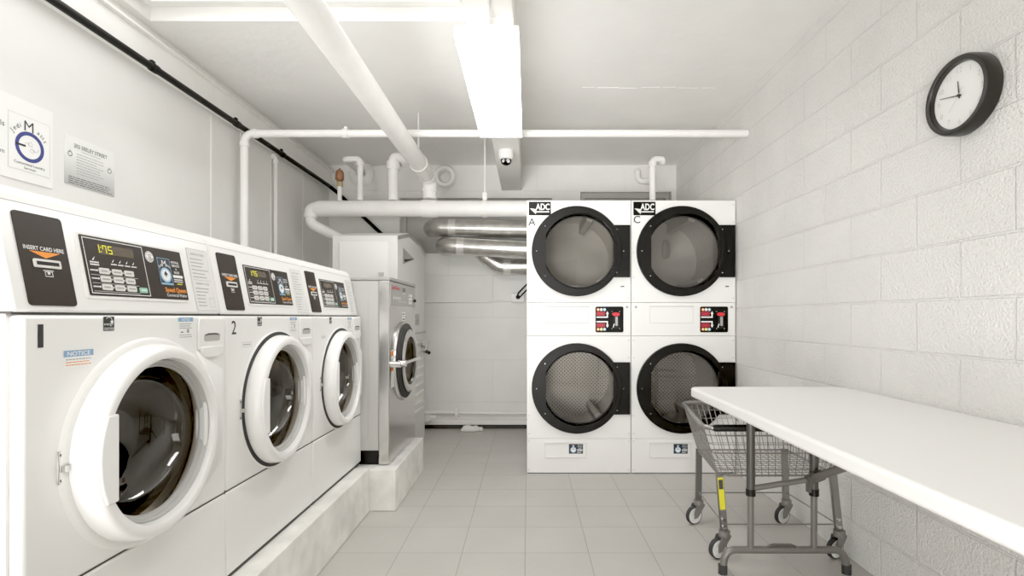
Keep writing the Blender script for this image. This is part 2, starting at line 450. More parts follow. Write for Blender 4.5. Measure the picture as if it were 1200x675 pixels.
# hairline plaster ridge across the ceiling
mb = MB(); rr = random.Random(3); x = .12
while x < 1.48:
    l = rr.uniform(.05, .16); y = 3.47 + rr.uniform(-.006, .006)
    if rr.random() > .25: mb.box(x, x + l, y, y + .007, ZC - .002, ZC + .001, 'ceiling_paint')
    x += l + rr.uniform(0, .04)
struct(mb, 'trim_5')
# door behind the camera (the room's way in)
mb = MB().box(-.1, .85, YF, YF + .03, 0, 2.05, 'door_paint')
struct(mb, 'door_1')
mb = MB().box(-.18, -.1, YF, YF + .05, 0, 2.13, 'paint_white').box(.85, .93, YF, YF + .05, 0, 2.13, 'paint_white').box(-.1, .85, YF, YF + .05, 2.05, 2.13, 'paint_white')
struct(mb, 'trim_4')

# ------------------------------------------------------------------ washing machines
XFn = -0.997; WW = 0.69; Y0 = 1.013; CZ = 0.81
def make_washer():
    y0 = Y0; yc = y0 + WW / 2
    root = thing('washing_machine', 'x', 'washing machine', (-1.36, yc, .254), 'white front-loading washers along the left wall')
    g = .0022
    F = Frame((XFn, y0, 0), (0, 1, 0), (0, 0, 1))
    mb = MB()
    mb.box(-1.72, -1.03, y0 + g, y0 + .02, .256, 1.137, 'enamel_satin').box(-1.72, -1.03, y0 + WW - .02, y0 + WW - g, .256, 1.137, 'enamel_satin')
    mb.box(-1.72, -1.70, y0 + .02, y0 + WW - .02, .256, 1.137, 'enamel_satin').box(-1.70, -1.03, y0 + .02, y0 + WW - .02, 1.117, 1.137, 'enamel_satin')
    mb.box(-1.70, -1.03, y0 + .02, y0 + WW - .02, .256, .276, 'seam_dark')
    mb.build('cabinet', root)
    MB().holed(F, g, WW - g, .5525, 1.1345, WW / 2, CZ, .222, -.030, 0, 'enamel').build('front_panel', root, bevel=.008, seg=3)
    MB().fbox(F, g, WW - g, .270, .5478, -.030, 0, 'enamel').build('lower_panel', root, bevel=.004, seg=2)
    MB().fbox(F, .002, WW - .002, .543, .557, -.028, -.0055, 'seam_dark').build('panel_gap', root)
    MB().fbox(F, .006, WW - .006, .2545, .274, -.06, -.006, 'seam_dark').build('kick_strip', root)
    # raised boss round the door and the hinge cover
    mb = MB().lathe(F, [(.268, 0.0), (.263, .005), (.256, .006), (.225, .005), (.225, -.02)], 'enamel', n=72, closed=False, u=WW / 2, v=CZ)
    mb.build('door_surround', root)
    pts = [(WW / 2 + .19, CZ - .225), (WW / 2 + .325, CZ - .15), (WW / 2 + .325, CZ + .15), (WW / 2 + .19, CZ + .225)]
    pi = [(WW / 2 + .19, CZ - .18), (WW / 2 + .272, CZ - .12), (WW / 2 + .272, CZ + .12), (WW / 2 + .19, CZ + .18)]
    mb = MB(); vs = [F.p(u, v, 0) for u, v in pts] + [F.p(u, v, .030) for u, v in pi]
    mb.add(vs, [(4, 5, 6, 7), (0, 1, 5, 4), (1, 2, 6, 5), (2, 3, 7, 6), (3, 0, 4, 7)], 'enamel').build('hinge_cover', root, bevel=.006)
    # console
    FY = Frame((0, y0 + g, 0), (1, 0, 0), (0, 0, 1))      # N = -Y
    prof = [(-1.014, 1.141), (-1.060, 1.372), (-1.068, 1.389), (-1.085, 1.402), (-1.25, 1.446), (-1.60, 1.452), (-1.66, 1.43), (-1.66, 1.141)]
    MB().prism(FY, prof, 0, -(WW - 2 * g), 'enamel').build('console', root, bevel=.007, seg=2)
    C = Frame((-1.0142, y0, 1.141), (0, 1, 0), (-.046, 0, .231))
    MB().rect(C, .006, WW - .006, .2325, .2345, .0006, 'paint_grey').build('console_seam', root)
    MB().box(-1.10, -1.021, y0 + .004, y0 + WW - .004, 1.136, 1.142, 'seam_dark').build('console_gasket', root)
    # card reader panel
    mb = MB().rrect(C, .036, .148, .014, .214, .008, 0, .003, 'panel_brown')
    cp = mb.build('card_panel', root)
    mb = MB().text(C, 'INSERT CARD HERE', .092, .1335, .0125, 'print_white', w=.0036, bold=.01, sx=.85)
    mb.poly(C, [(.056, .131), (.092, .117), (.128, .131)], .0036, 'orange')
    mb.build('printed_arrow', cp)
    mb = MB().rrect(C, .061, .123, .096, .114, .003, .003, .0060, 'key_white').fbox(C, .066, .118, .101, .109, .0061, .0064, 'black_matte')
    mb.build('card_slot', cp)
    mb = MB().frame_rect(C, .083, .101, .077, .088, .0012, .0036, 'print_white').rect(C, .080, .104, .0895, .091, .0036, 'print_white').rect(C, .089, .095, .082, .087, .0036, 'print_white')
    mb.build('card_symbol', cp)
    # control panel
    mb = MB().rrect(C, .178, .541, .034, .193, .007, 0, .003, 'enamel_satin').rrect(C, .186, .535, .041, .187, .003, .0031, .0042, 'panel_brown')
    pan = mb.build('control_panel', root)
    P = .0048
    MB().frame_rect(C, .192, .380, .046, .182, .0018, P, 'print_white').build('panel_border', pan)
    MB().rrect(C, .232, .345, .146, .170, .004, .0042, P, 'lcd').build('display', pan)
    mb = MB()
    for k in range(4): mb.poly(C, [(.272 + k * .022, .128), (.276 + k * .022, .136), (.268 + k * .022, .128)], P, 'print_white').microtext(C, .264 + k * .022, .282 + k * .022, .121, .003, 'print_white', w=P, seed=k, ragged=0)
    mb.poly(C, [(.214, .128), (.219, .137), (.209, .128)], P, 'print_white').microtext(C, .202, .228, .121, .0035, 'print_white', w=P, seed=8, ragged=0).microtext(C, .202, .228, .115, .0035, 'print_white', w=P, seed=9, ragged=0)
    for r in range(3):
        mb.microtext(C, .199, .218, .1015 - r * .020, .003, 'print_white', w=P, seed=20 + r, ragged=0)
        mb.rect(C, .199, .345, .0915 - r * .020, .0922 - r * .020, P, 'print_white')
        for c in range(3): mb.poly(C, [(.222 + c * .039 - .004, .100 - r * .02), (.222 + c * .039, .103 - r * .02), (.222 + c * .039 - .004, .106 - r * .02)], P, 'print_white')
    mb.build('panel_print', pan)
    for r in range(3):
        for c in range(3):
            u = .224 + c * .039; v = .0955 - r * .020
            mb = MB().rrect(C, u, u + .030, v, v + .0145, .003, .0042, .0062, 'key_white').microtext(C, u + .004, u + .027, v + .005, .004, 'ink_soft', w=.0066, seed=r * 3 + c, ragged=.2)
            mb.build('button', pan)
    mb = MB().rrect(C, .343, .370, .054, .068, .003, .0042, .0062, 'green_key').microtext(C, .347, .367, .059, .004, 'print_white', w=.0066, seed=31, ragged=0)
    mb.build('button', pan)['label'] = 'green start button'
    # round maker emblem
    mb = MB().disc(C, .403, .158, .0155, P, 'print_white', 32).disc(C, .403, .158, .0142, P + .0003, 'paint_grey', 32)
    mb.annulus(C, .403, .158, .0085, .0115, P + .0006, 'print_white', 24, math.radians(30), math.radians(250)).rect(C, .390, .416, .155, .162, P + .0007, 'print_white').text(C, 'SQ', .403, .1555, .008, 'ink', w=P + .001, bold=.02)
    mb.build('maker_emblem', pan)
    # blue sticker with circle drawing
    mb = MB().rect(C, .430, .480, .083, .160, P, 'sticker_navy').frame_rect(C, .430, .480, .083, .160, .001, P + .0003, 'sticker_blue').text(C, 'M', .455, .136, .026, 'print_white', w=P + .0005)
    mb.text(C, 'Jedi', .440, .134, .0105, 'print_white', w=P + .0005, rot=.5).text(C, 'atts', .470, .136, .0105, 'print_white', w=P + .0005, rot=-.5)
    mb.disc(C, .455, .111, .0215, P + .0004, 'sticker_blue', 32).disc(C, .455, .111, .0165, P + .0006, 'print_white', 32)
    mb.poly(C, [(.444, .109), (.455, .124), (.466, .109), (.459, .113), (.455, .104), (.449, .113)], P + .0009, 'sticker_navy')
    mb.rect(C, .433, .477, .0845, .0875, P + .0006, 'sticker_blue')
    mb.text(C, 'INSTALL', .503, .149, .009, 'print_white', w=P, bold=.015).text(C, 'SERVICE', .503, .139, .009, 'print_white', w=P, bold=.015).text(C, '&', .503, .129, .009, 'print_white', w=P).text(C, 'SALES', .503, .119, .009, 'print_white', w=P, bold=.015)
    mb.rect(C, .485, .526, .106, .114, P, 'print_white')
    mb.microtext(C, .486, .524, .099, .003, 'print_white', w=P, seed=3, ragged=.1).microtext(C, .486, .524, .093, .003, 'print_white', w=P, seed=4, ragged=.1).microtext(C, .496, .520, .086, .003, 'yellow', w=P, seed=5, ragged=.1)
    mb.build('service_sticker', pan)
    mb = MB().text(C, 'Speed Queen', .530, .0625, .0185, 'orange', 'R', w=P, bold=.022, sx=.88)
    mb.build('maker_name', pan)
    MB().text(C, 'Commercial Washer', .529, .049, .0125, 'print_white', 'R', w=P, sx=.8).build('model_line', pan)
    # instruction sheet
    mb = MB().rect(C, .572, .672, .010, .208, .0012, 'paper').frame_rect(C, .572, .672, .010, .208, .0008, .0015, 'ink_soft')
    mb.text(C, 'INSTRUCTIONS', .622, .188, .0095, 'ink_soft', w=.0018, bold=.01)
    for k in range(6): mb.microtext(C, .582, .664, .174 - k * .0115, .0026, 'ink_soft', w=.0018, seed=40 + k, ragged=.6)
    mb.rect(C, .580, .664, .108, .1088, .0018, 'ink_soft').text(C, 'WASHER CYCLES', .622, .094, .0085, 'ink_soft', w=.0018, bold=.01)
    for k in range(6): mb.microtext(C, .582, .634 if k > 2 else .66, .080 - k * .011, .0026, 'ink_soft', w=.0018, seed=60 + k, ragged=.5)
    mb.frame_rect(C, .640, .664, .022, .052, .0007, .0018, 'ink_soft')
    mb.build('instruction_sheet', root)
    # energy label
    D = .0008
    mb = MB().rect(F, .196, .228, 1.098, 1.132, D, 'ink').annulus(F, .212, 1.1215, .0085, .0098, D + .0004, 'print_white', 24, .2, 2.6)
    mb.text(F, 'energy', .210, 1.1115, .0095, 'print_white', w=D + .0005).poly(F, [(.2205, 1.126), (.2225, 1.1215), (.2265, 1.1215), (.2232, 1.1185), (.2245, 1.114), (.2205, 1.117), (.2165, 1.114), (.2178, 1.1185), (.2145, 1.1215), (.2185, 1.1215)], D + .0006, 'print_white')
    mb.rect(F, .197, .227, 1.1045, 1.1055, D + .0004, 'print_white').text(F, 'ENERGY STAR', .212, 1.0995, .0048, 'print_white', w=D + .0005)
    mb.build('energy_label', root)
    # warning label near the soap drawer
    mb = MB().rect(F, .455, .520, 1.068, 1.130, D, 'label_white').rect(F, .455, .520, 1.118, 1.130, D + .0003, 'label_blue').text(F, 'NOTICE', .4875, 1.1205, .0095, 'print_white', w=D + .0006, bold=.01)
    for k in range(3): mb.microtext(F, .460, .516, 1.110 - k * .006, .0022, 'ink_soft', w=D + .0005, seed=80 + k)
    mb.rect(F, .492, .502, 1.085, 1.096, D + .0005, 'ink_soft').rect(F, .466, .476, 1.086, 1.089, D + .0005, 'ink')
    for k in range(2): mb.microtext(F, .460, .516, 1.078 - k * .006, .0022, 'ink_soft', w=D + .0005, seed=90 + k)
    mb.build('warning_label', root)
    # soap drawer
    mb = MB().rrect(F, .540, .668, 1.028, 1.128, .012, 0, .006, 'enamel')
    mb.prism(F, [(.545, 1.040), (.663, 1.040), (.655, 1.016), (.63, 1.006), (.575, 1.006), (.553, 1.016)], .0, .010, 'enamel')
    sd = mb.build('soap_drawer', root, bevel=.003)
    mb = MB().rrect(F, .565, .645, 1.056, 1.080, .008, .006, .0066, 'paint_grey').prism(F, [(.566, 1.073), (.585, 1.081), (.625, 1.081), (.644, 1.073), (.625, 1.076), (.585, 1.076)], .006, .0075, 'seam_dark')
    mb.build('drawer_grip', sd)
    # drum, seal
    DX = Frame((0, yc, CZ), (0, 1, 0), (0, 0, 1))     # N = +X
    mb = MB().lathe(DX, [(.226, -1.03), (.212, -1.045), (.215, -1.075), (.225, -1.08)], 'seal_grey', n=56, closed=False)
    mb.build('door_seal', root)
    mb = MB().lathe(DX, [(.222, -1.075), (.275, -1.10), (.275, -1.55), (.26, -1.575)], 'drum_steel', n=64, closed=False)
    mb.lathe(DX, [(.262, -1.574), (.17, -1.575), (.16, -1.555), (.06, -1.55), (.05, -1.535), (0.0005, -1.53)], 'drum_back', n=64, closed=False)
    dr = mb.build('drum', root)
    for k in range(3):
        a = 2 * PI * k / 3 + .5
        mb = MB(); ca, sa = math.cos(a), math.sin(a)
        pr = [(-.05, .273), (-.025, .222), (0, .205), (.025, .222), (.05, .273)]
        G = Frame(DX.p(0, 0, 0), (0, -sa, ca), (0, ca, sa))
        s_ = -1 if G.N.x < 0 else 1
        mb.prism(G, pr, s_ * -1.12, s_ * -1.54, 'drum_steel').build('drum_baffle', dr)
    # door (slightly ajar, hinged on the far side)
    piv = Vector((-.985, yc + .25, CZ)); M = Matrix.Identity(4)
    def wedge(mb):      # thicker on the latch side than on the hinge side
        for p in mb.v:
            w_ = p.x + .991
            if w_ > 0: p.x = -.991 + w_ * (1 - 1.05 * (p.y - yc))
        return mb
    DF = Frame((-.991, yc, CZ), (0, 1, 0), (0, 0, 1))
    ring = [(.226, 0), (.2465, 0), (.250, .004), (.248, .024), (.2445, .038), (.239, .0445), (.231, .047), (.218, .047), (.213, .045), (.210, .038), (.207, .010), (.207, 0)]
    mb = wedge(MB().lathe(DF, ring, 'door_plastic', n=96))
    dor = mb.build('door', root)
    mb = MB().lathe(DF, [(.2065, .024), (.203, .024), (.200, .015), (.197, .015), (.195, .006), (.190, .006), (.190, .001), (.2065, .001)], 'steel_side', n=80)
    mb.build('door_bezel', dor)
    mb = MB().lathe(DF, [(.197, .008), (.192, -.02), (.180, -.055), (.160, -.078), (.125, -.094), (.07, -.102), (.0005, -.105)], 'washer_glass', n=80, closed=False)
    mb.build('door_glass', dor, smooth=60)
    pts = []
    for k in range(9):
        a = PI - math.radians(25) + math.radians(50) * k / 8
        pts.append((.236 * math.cos(a), .236 * math.sin(a)))
    pts += [(-.181, -.1), (-.181, .1)]
    mb = wedge(MB().prism(DF, pts, .022, .0495, 'door_plastic'))
    mb.build('door_handle', dor, bevel=.004, seg=3)
    mb = MB().lathe(DF, [(.2545, -.0005), (.2545, -.0105), (.226, -.0105), (.226, -.0005)], 'rubber', n=72)
    mb.build('door_gasket', dor)
    mb = MB().box(-1.0, -.984, yc - .263, yc - .248, CZ - .010, CZ + .003, 'chrome').box(-.998, -.9935, yc - .266, yc - .252, CZ - .035, CZ + .035, 'steel')
    mb.cyl((-.9945, yc - .260, CZ + .026), (-.9925, yc - .260, CZ + .026), .004, 'seam_dark').cyl((-.9945, yc - .260, CZ - .028), (-.9925, yc - .260, CZ - .028), .004, 'seam_dark')
    mb.build('latch', root)
    return root
w1 = make_washer()
ws = [w1, copy_tree(w1), copy_tree(w1)]
lab = ['white front-load washer nearest the camera, marked 1, with a blue notice sticker',
       'white front-load washer in the middle of the row, marked with a black 2',
       'white front-load washer farthest along the row, beside the stainless steel washer']
for i, w in enumerate(ws):
    w.location = (-1.36, Y0 + WW * i + WW / 2, .254); w['label'] = lab[i]; WORLD[w.name] = Vector(w.location)
    for ch in w.children: WORLD[ch.name] = Vector(w.location)
def FW(i): return Frame((XFn, Y0 + WW * i, 0), (0, 1, 0), (0, 0, 1))
def CW(i): return Frame((-1.0142, Y0 + WW * i, 1.141), (0, 1, 0), (-.046, 0, .231))
MB().rect(FW(0), .034, .0465, 1.068, 1.116, .0008, 'ink').build('number_one', ws[0])
MB().text(FW(1), '2', .044, 1.073, .066, 'ink', w=.0008, sx=.95, bold=.006).build('number_two', ws[1])
mb = MB().rect(FW(0), .092, .168, 1.020, 1.058, .0008, 'label_white').rect(FW(0), .092, .168, 1.044, 1.058, .0011, 'label_blue').text(FW(0), 'NOTICE', .130, 1.0463, .0130, 'print_white', w=.0014, bold=.01, sx=1.25)
for k in range(3): mb.microtext(FW(0), .097, .163, 1.037 - k * .006, .002, 'orange' if k else 'ink_soft', w=.0012, seed=100 + k, ragged=.15)
mb.build('notice_sticker', ws[0])
for i in (1, 2):
    mb = MB().rect(FW(i), .095, .155, 1.026, 1.042, .0008, 'label_white').frame_rect(FW(i), .095, .155, 1.026, 1.042, .001, .0011, 'ink_soft').microtext(FW(i), .1, .15, 1.032, .004, 'ink_soft', w=.0011, seed=i, ragged=.1)
    mb.build('small_label', ws[i])
    MB().lathe(FW(i), [(.246, .0055), (.2635, .0055), (.2625, .0072), (.246, .0072)], 'rubber', n=72, u=WW / 2, v=CZ).build('door_gap_ring', ws[i])  # black ring laid on the surround where the door gap is dark
for i in (0, 1):
    pan = [c for c in ws[i].children if c.name.startswith('control_panel')][0]
    WORLD[pan.name] = Vector(ws[i].location)
    C = CW(i); mb = MB()
    # seven-segment digits 1 . 75
    def seg(u, v, w_, h_, segs):
        t = .0022
        S = {'a': (u, u + w_, v + h_ - t, v + h_), 'd': (u, u + w_, v, v + t), 'g': (u, u + w_, v + h_ / 2 - t / 2, v + h_ / 2 + t / 2),
             'b': (u + w_ - t, u + w_, v + h_ / 2, v + h_), 'c': (u + w_ - t, u + w_, v, v + h_ / 2), 'f': (u, u + t, v + h_ / 2, v + h_), 'e': (u, u + t, v, v + h_ / 2)}
        for q in segs: mb.rect(C, *S[q], .0054, 'digit_glow')
    seg(.226, .148, .011, .020, 'bc'); seg(.246, .148, .012, .020, 'abcf'); seg(.263, .148, .012, .020, 'acdfg')
    mb.rect(C, .240, .2424, .150, .1524, .0054, 'digit_glow').rect(C, .240, .2424, .161, .1634, .0054, 'digit_glow')
    mb.build('display_digits', pan)

# ------------------------------------------------------------------ stainless washer-extractor
def steel_washer():
    ya, yb = 3.085, 3.800; yc = (ya + yb) / 2; xf = -.828; zb = .246
    r = thing('washer_extractor', 'large stainless steel front washer with grey sides on the farther concrete plinth', 'washing machine', (-1.25, yc, zb))
    mb = MB().box(-1.64, xf - .065, ya + .004, yb - .004, .33, 1.352, 'steel_side')
    mb.build('cabinet', r, bevel=.004)
    # embossed side panel outline
    S = Frame((0, ya + .004, 0), (1, 0, 0), (0, 0, 1))
    mb = MB().rrect(S, -1.5, -.955, .40, 1.27, .03, 0, .0045, 'steel_side')
    mb.build('side_panel', r, bevel=.003)
    MB().box(-1.645, xf + .004, ya - .001, yb + .001, 1.353, 1.374, 'steel_lid').build('lid', r, bevel=.004)
    MB().box(-1.60, xf - .068, ya + .012, yb - .012, zb, .33, 'black_matte').build('kick_base', r)
    F = Frame((xf, ya, 0), (0, 1, 0), (0, 0, 1)); wd = yb - ya
    MB().holed(F, 0, wd, zb, 1.352, wd / 2, .843, .205, -.064, 0, 'steel').build('front_panel', r, bevel=.005)
    mb = MB().rrect(F, .012, wd - .02, 1.205, 1.345, .004, 0, .003, 'steel_lid')
    cp = mb.build('control_panel', r)
    mb = MB().text(F, 'Speed Queen', .05, 1.305, .034, 'red', 'L', w=.004, bold=.02)
    mb.build('maker_name', cp)
    mb = MB()
    for k in range(4): mb.poly(F, [(.08 + k * .05, 1.252), (.095 + k * .05, 1.265), (.11 + k * .05, 1.252), (.095 + k * .05, 1.24)], .0036, 'print_white')
    mb.rect(F, .32, .40, 1.30, 1.325, .0036, 'lcd').microtext(F, .33, .40, 1.285, .006, 'print_white', w=.0036, seed=5).rect(F, .2, .45, 1.231, 1.233, .0036, 'print_white')
    mb.disc(F, .58, 1.30, .03, .0036, 'paint_grey').build('panel_print', cp)
    for a in range(3):
        for b in range(3):
            MB().rrect(F, .49 + a * .038, .52 + a * .038, 1.222 + b * .025, 1.241 + b * .025, .004, .003, .006, 'key_white').build('button', cp)
    MB().cyl(F.p(.655, 1.25, .003), F.p(.655, 1.25, .018), .011, 'black_matte').build('emergency_stop', cp)
    mb = MB()
    for k in range(3): mb.rect(F, .31, .40, 1.14 - k * .034, 1.165 - k * .034, .001, 'label_white').microtext(F, .32, .39, 1.148 - k * .034, .008, 'ink', w=.0014, seed=k, ragged=.1)
    mb.build('warning_label', r)
    mb = MB().rect(F, .035, .105, .70, .93, .001, 'label_white').rect(F, .035, .105, .895, .925, .0014, 'orange').rect(F, .035, .105, .80, .825, .0014, 'orange')
    for k in range(4): mb.microtext(F, .042, .10, .87 - k * .018, .005, 'ink_soft', w=.0014, seed=k)
    mb.build('caution_label', r)
    c = (wd / 2, .843)
    MB().lathe(F, [(.265, 0), (.262, .012), (.25, .016), (.205, .016), (.205, -.06)], 'steel', n=64, closed=False, u=c[0], v=c[1]).build('door_surround', r)
    mb = MB().lathe(F, [(.247, .017), (.247, .024), (.238, .030), (.20, .032), (.18, .032), (.18, .017)], 'rubber', n=64, u=c[0], v=c[1])
    d = mb.build('door', r); d['label'] = 'round black door rim'
    MB().lathe(F, [(.205, .033), (.208, .042), (.200, .050), (.172, .052), (.160, .048), (.160, .033)], 'steel', n=64, u=c[0], v=c[1]).build('door_ring', d)
    MB().lathe(F, [(.162, .04), (.155, .01), (.12, -.03), (.06, -.05), (.0005, -.055)], 'washer_glass', n=48, closed=False, u=c[0], v=c[1]).build('door_glass', d, smooth=60)
    mb = MB().tube([F.p(.055, .845, .03), F.p(.06, .845, .062), F.p(.50, .845, .064), F.p(.56, .845, .064)], .0105, 'chrome').cyl(F.p(.10, .845, .03), F.p(.10, .845, .078), .022, 'chrome').cyl(F.p(.03, .845, .0), F.p(.03, .845, .06), .02, 'chrome')
    mb.build('door_handle', d)
    DX = Frame((0, yc, .843), (0, 1, 0), (0, 0, 1))
    mb = MB().lathe(DX, [(.204, xf - .07), (.24, xf - .09), (.24, xf - .45), (.0005, xf - .46)], 'drum_steel', n=48, closed=False)
    mb.build('drum', r)
steel_washer()

# ------------------------------------------------------------------ tall white cabinet behind it
def tall_cabinet():
    xa, xb, ya, yb = -1.46, -.972, 3.85, 4.87
    r = thing('equipment_cabinet', 'tall white metal cabinet with peaked top behind the stainless steel washer', 'cabinet', ((xa + xb) / 2, (ya + yb) / 2, 0))
    Fa = Frame((xb, 0, 0), (0, 1, 0), (0, 0, 1))
    pr = [(ya, 0), (yb, 0), (yb, 1.735), (4.62, 1.80), (4.22, 1.822), (ya + .0, 1.742)]
    MB().prism(Fa, pr, 0, xa - xb, 'cabinet_paint').build('cabinet_body', r, bevel=.006)
    # grey roof edging along the aisle face
    mb = MB(); top = pr[2:]
    for (a, b) in zip(top[:-1], top[1:]):
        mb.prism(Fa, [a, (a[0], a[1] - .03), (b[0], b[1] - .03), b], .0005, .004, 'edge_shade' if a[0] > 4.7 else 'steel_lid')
    mb.build('roof_edge', r)
    Fn = Frame((0, ya, 0), (1, 0, 0), (0, 0, 1))
    mb = MB().rrect(Fn, xa + .055, xb - .068, .9, 1.695, .004, 0, .010, 'enamel')
    p = mb.build('access_panel', r, bevel=.003)
    MB().fbox(Fn, xb - .135, xb - .10, 1.435, 1.465, .010, .022, 'steel_side').build('panel_latch', p)
    mb = MB().poly(Fa, [(4.02, 1.675), (4.42, 1.63), (4.02, 1.545)], .002, 'steel_lid').poly(Fa, [(4.06, 1.567), (4.40, 1.628), (4.39, 1.63), (4.06, 1.59)], .0028, 'black_matte')
    mb.build('vent_opening', r)
    mb = MB()
    for k in range(9): mb.prism(Fa, [(4.05, .30 + k * .075), (4.75, .30 + k * .075), (4.75, .318 + k * .075), (4.05, .318 + k * .075)], 0, .016, 'enamel_satin')
    mb.build('louvre_panel', r, bevel=.004)
    mb = MB().rect(Fa, 4.25, 4.62, 1.06, 1.16, .002, 'paint_grey').microtext(Fa, 4.28, 4.6, 1.13, .01, 'ink_soft', w=.003, seed=2).microtext(Fa, 4.28, 4.6, 1.1, .01, 'ink_soft', w=.003, seed=3).microtext(Fa, 4.28, 4.6, 1.08, .01, 'ink_soft', w=.003, seed=4)
    mb.build('data_plate', r)
    MB().fbox(Fa, 4.05, 4.86, .985, 1.0, 0, .012, 'paint_grey').build('panel_ledge', r)
    mb = MB().cyl((-.9715, 4.72, .845), (-.93, 4.72, .845), .03, 'steel').cyl((-.93, 4.72, .80), (-.93, 4.72, .87), .022, 'steel').box(-.955, -.90, 4.70, 4.74, .87, .93, 'steel_side').cyl((-.92, 4.70, .82), (-.89, 4.66, .81), .016, 'black_matte')
    mb.build('shutoff_valve', r)['label'] = 'small grey and black valve'
tall_cabinet()
# ------------------------------------------------------------------ stacked dryers
DW, DH, DY = .756, 1.976, 3.72
def make_dryer():
    x0 = -.006
    r = thing('stacked_dryer', 'x', 'dryer', (x0 + DW / 2, DY + .5, 0), 'white stacked dryers at the back')
    F = Frame((x0, DY, 0), (1, 0, 0), (0, 0, 1)); g = .0025
    mb = MB().box(x0 + g, x0 + .02, DY + .025, DY + 1.08, .004, DH, 'enamel_satin').box(x0 + DW - .02, x0 + DW - g, DY + .025, DY + 1.08, .004, DH, 'enamel_satin')
    mb.box(x0 + .02, x0 + DW - .02, DY + .025, DY + 1.08, DH - .02, DH, 'enamel_satin').box(x0 + .02, x0 + DW - .02, DY + 1.06, DY + 1.08, .004, DH - .02, 'enamel_satin')
    mb.box(x0 + .02, x0 + DW - .02, DY + .03, DY + 1.06, 1.1, 1.12, 'enamel_satin').box(x0 + .012, x0 + DW - .012, DY + .008, DY + .025, .0, .03, 'seam_dark')
    mb.build('cabinet', r)
    cu = .362; cz = (1.607, .619)
    MB().holed(F, g, DW - g, 1.2385, DH, cu + .012, cz[0], .288, -.022, 0, 'enamel').build('upper_front_panel', r, bevel=.003)
    MB().fbox(F, g, DW - g, .998, 1.2365, -.022, .0, 'enamel').build('control_fascia', r, bevel=.003)
    MB().holed(F, g, DW - g, .254, .996, cu + .012, cz[1], .288, -.022, 0, 'enamel').build('lower_front_panel', r, bevel=.003)
    MB().fbox(F, g, DW - g, .006, .2525, -.022, .0, 'enamel').build('base_panel', r, bevel=.003)
    screw = MB().cyl(F.p(0, 0, -.001), F.p(0, 0, .003), .0042, 'steel_lid', n=8)
    base = None
    def put_screw(u, v, w=0.0, lite=False):
        nonlocal base
        m_ = MB().cyl(F.p(u, v, w - .001), F.p(u, v, w + .0025), .004, 'chrome' if lite else 'paint_grey', n=8)
        return m_
    for u in (.018, DW - .018):
        for v in (1.945, 1.82, 1.60, 1.42, 1.27, .965, .84, .42, .29, .235, .03):
            put_screw(u, v).build('screw', r)
    for u in (.035, DW - .03): MB().cyl(F.p(u, 1.205, 0), F.p(u, 1.205, .004), .009, 'steel_lid', n=12).build('panel_lock', r)
    for k, z in enumerate(cz):
        R0, R1, du = .325, .269, .022; n = 96
        d = MB(); vs = []
        prof = [(0, 0, .001), (0, 0, .024), (0, .004, .028), (1, .003, .028), (1, 0, .025), (1, -.004, -.035), (1, -.012, -.035), (1, .01, .001)]
        for i in range(n):
            a = 2 * PI * i / n; c, s_ = math.cos(a), math.sin(a)
            for (inner, dr_, w_) in prof:
                rr = (R1 + dr_) if inner else (R0 - dr_); o_ = du if inner else 0
                vs.append(F.p(cu + o_ + rr * c, z + rr * s_, w_))
        m_ = len(prof)
        d.add(vs, [(i * m_ + q, ((i + 1) % n) * m_ + q, ((i + 1) % n) * m_ + (q + 1) % m_, i * m_ + (q + 1) % m_) for i in range(n) for q in range(m_)], 'ring_black')
        ch = .222 + du; a0 = math.acos(ch / (R1 + .004)); pts = []
        for i in range(13):
            a = PI - a0 + 2 * a0 * i / 12; pts.append((cu + du + (R1 + .004) * math.cos(a), z + (R1 + .004) * math.sin(a)))
        d.prism(F, pts, .002, .0278, 'ring_black')
        d = d.build('door', r, smooth=22); d['label'] = 'round black framed door'
        MB().lathe(F, [(R1 - .005, -.036), (R1 - .005, -.028), (R1 - .013, -.028), (R1 - .013, -.036)], 'rubber', n=64, u=cu + du, v=z).build('glass_gasket', d)
        MB().lathe(F, [(R1 - .006, -.033), (.15, -.031), (.0005, -.0295)], 'dryer_glass', n=64, closed=False, u=cu + du, v=z).build('door_glass', d, smooth=60)
        MB().fbox(F, cu + .262, DW - .010, z - .188, z + .188, .002, .0245, 'ring_black').build('hinge_plate', d, bevel=.003)
        for a in (0, 142, 180, 218): 
            put_screw(cu + .29 * math.cos(math.radians(a)) + (.045 if a == 0 else 0), z + .29 * math.sin(math.radians(a)), .0295 if a else .0245, True).build('screw', d)
        for s_ in (-1, 1): put_screw(cu + .287, z + s_ * .155, .0295, True).build('screw', d)
        # drum
        DF = Frame((x0 + cu + .012, DY, z), (1, 0, 0), (0, 0, 1))
        prof = [(.285, -.045), (.335, -.07), (.335, -.72)]
        n = 72; mb = MB(); per = 2 * PI * .335
        vs = []; uv = []
        for i in range(n + 1):
            a = 2 * PI * i / n
            for rr, w in prof:
                vs.append(DF.p(rr * math.cos(a), rr * math.sin(a), w)); uv.append((i / n * per, -w))
        m3 = len(prof); fs = [(i * m3 + q, (i + 1) * m3 + q, (i + 1) * m3 + q + 1, i * m3 + q + 1) for i in range(n) for q in range(m3 - 1)]
        mb.add(vs, fs, 'drum_perforated'); o_ = len(mb.v)
        for i in range(n): pass
        vs2 = [DF.p(.335 * math.cos(2 * PI * i / n), .335 * math.sin(2 * PI * i / n), -.72) for i in range(n)]
        mb.add(vs2, [tuple(range(n))], 'drum_light' if k == 0 else 'drum_perforated')
        mb.uv = {i: uv[i] for i in range(len(uv))}
        for i in range(n): mb.uv[o_ + i] = (.335 * math.cos(2 * PI * i / n), .335 * math.sin(2 * PI * i / n))
        dr = mb.build('drum', r)
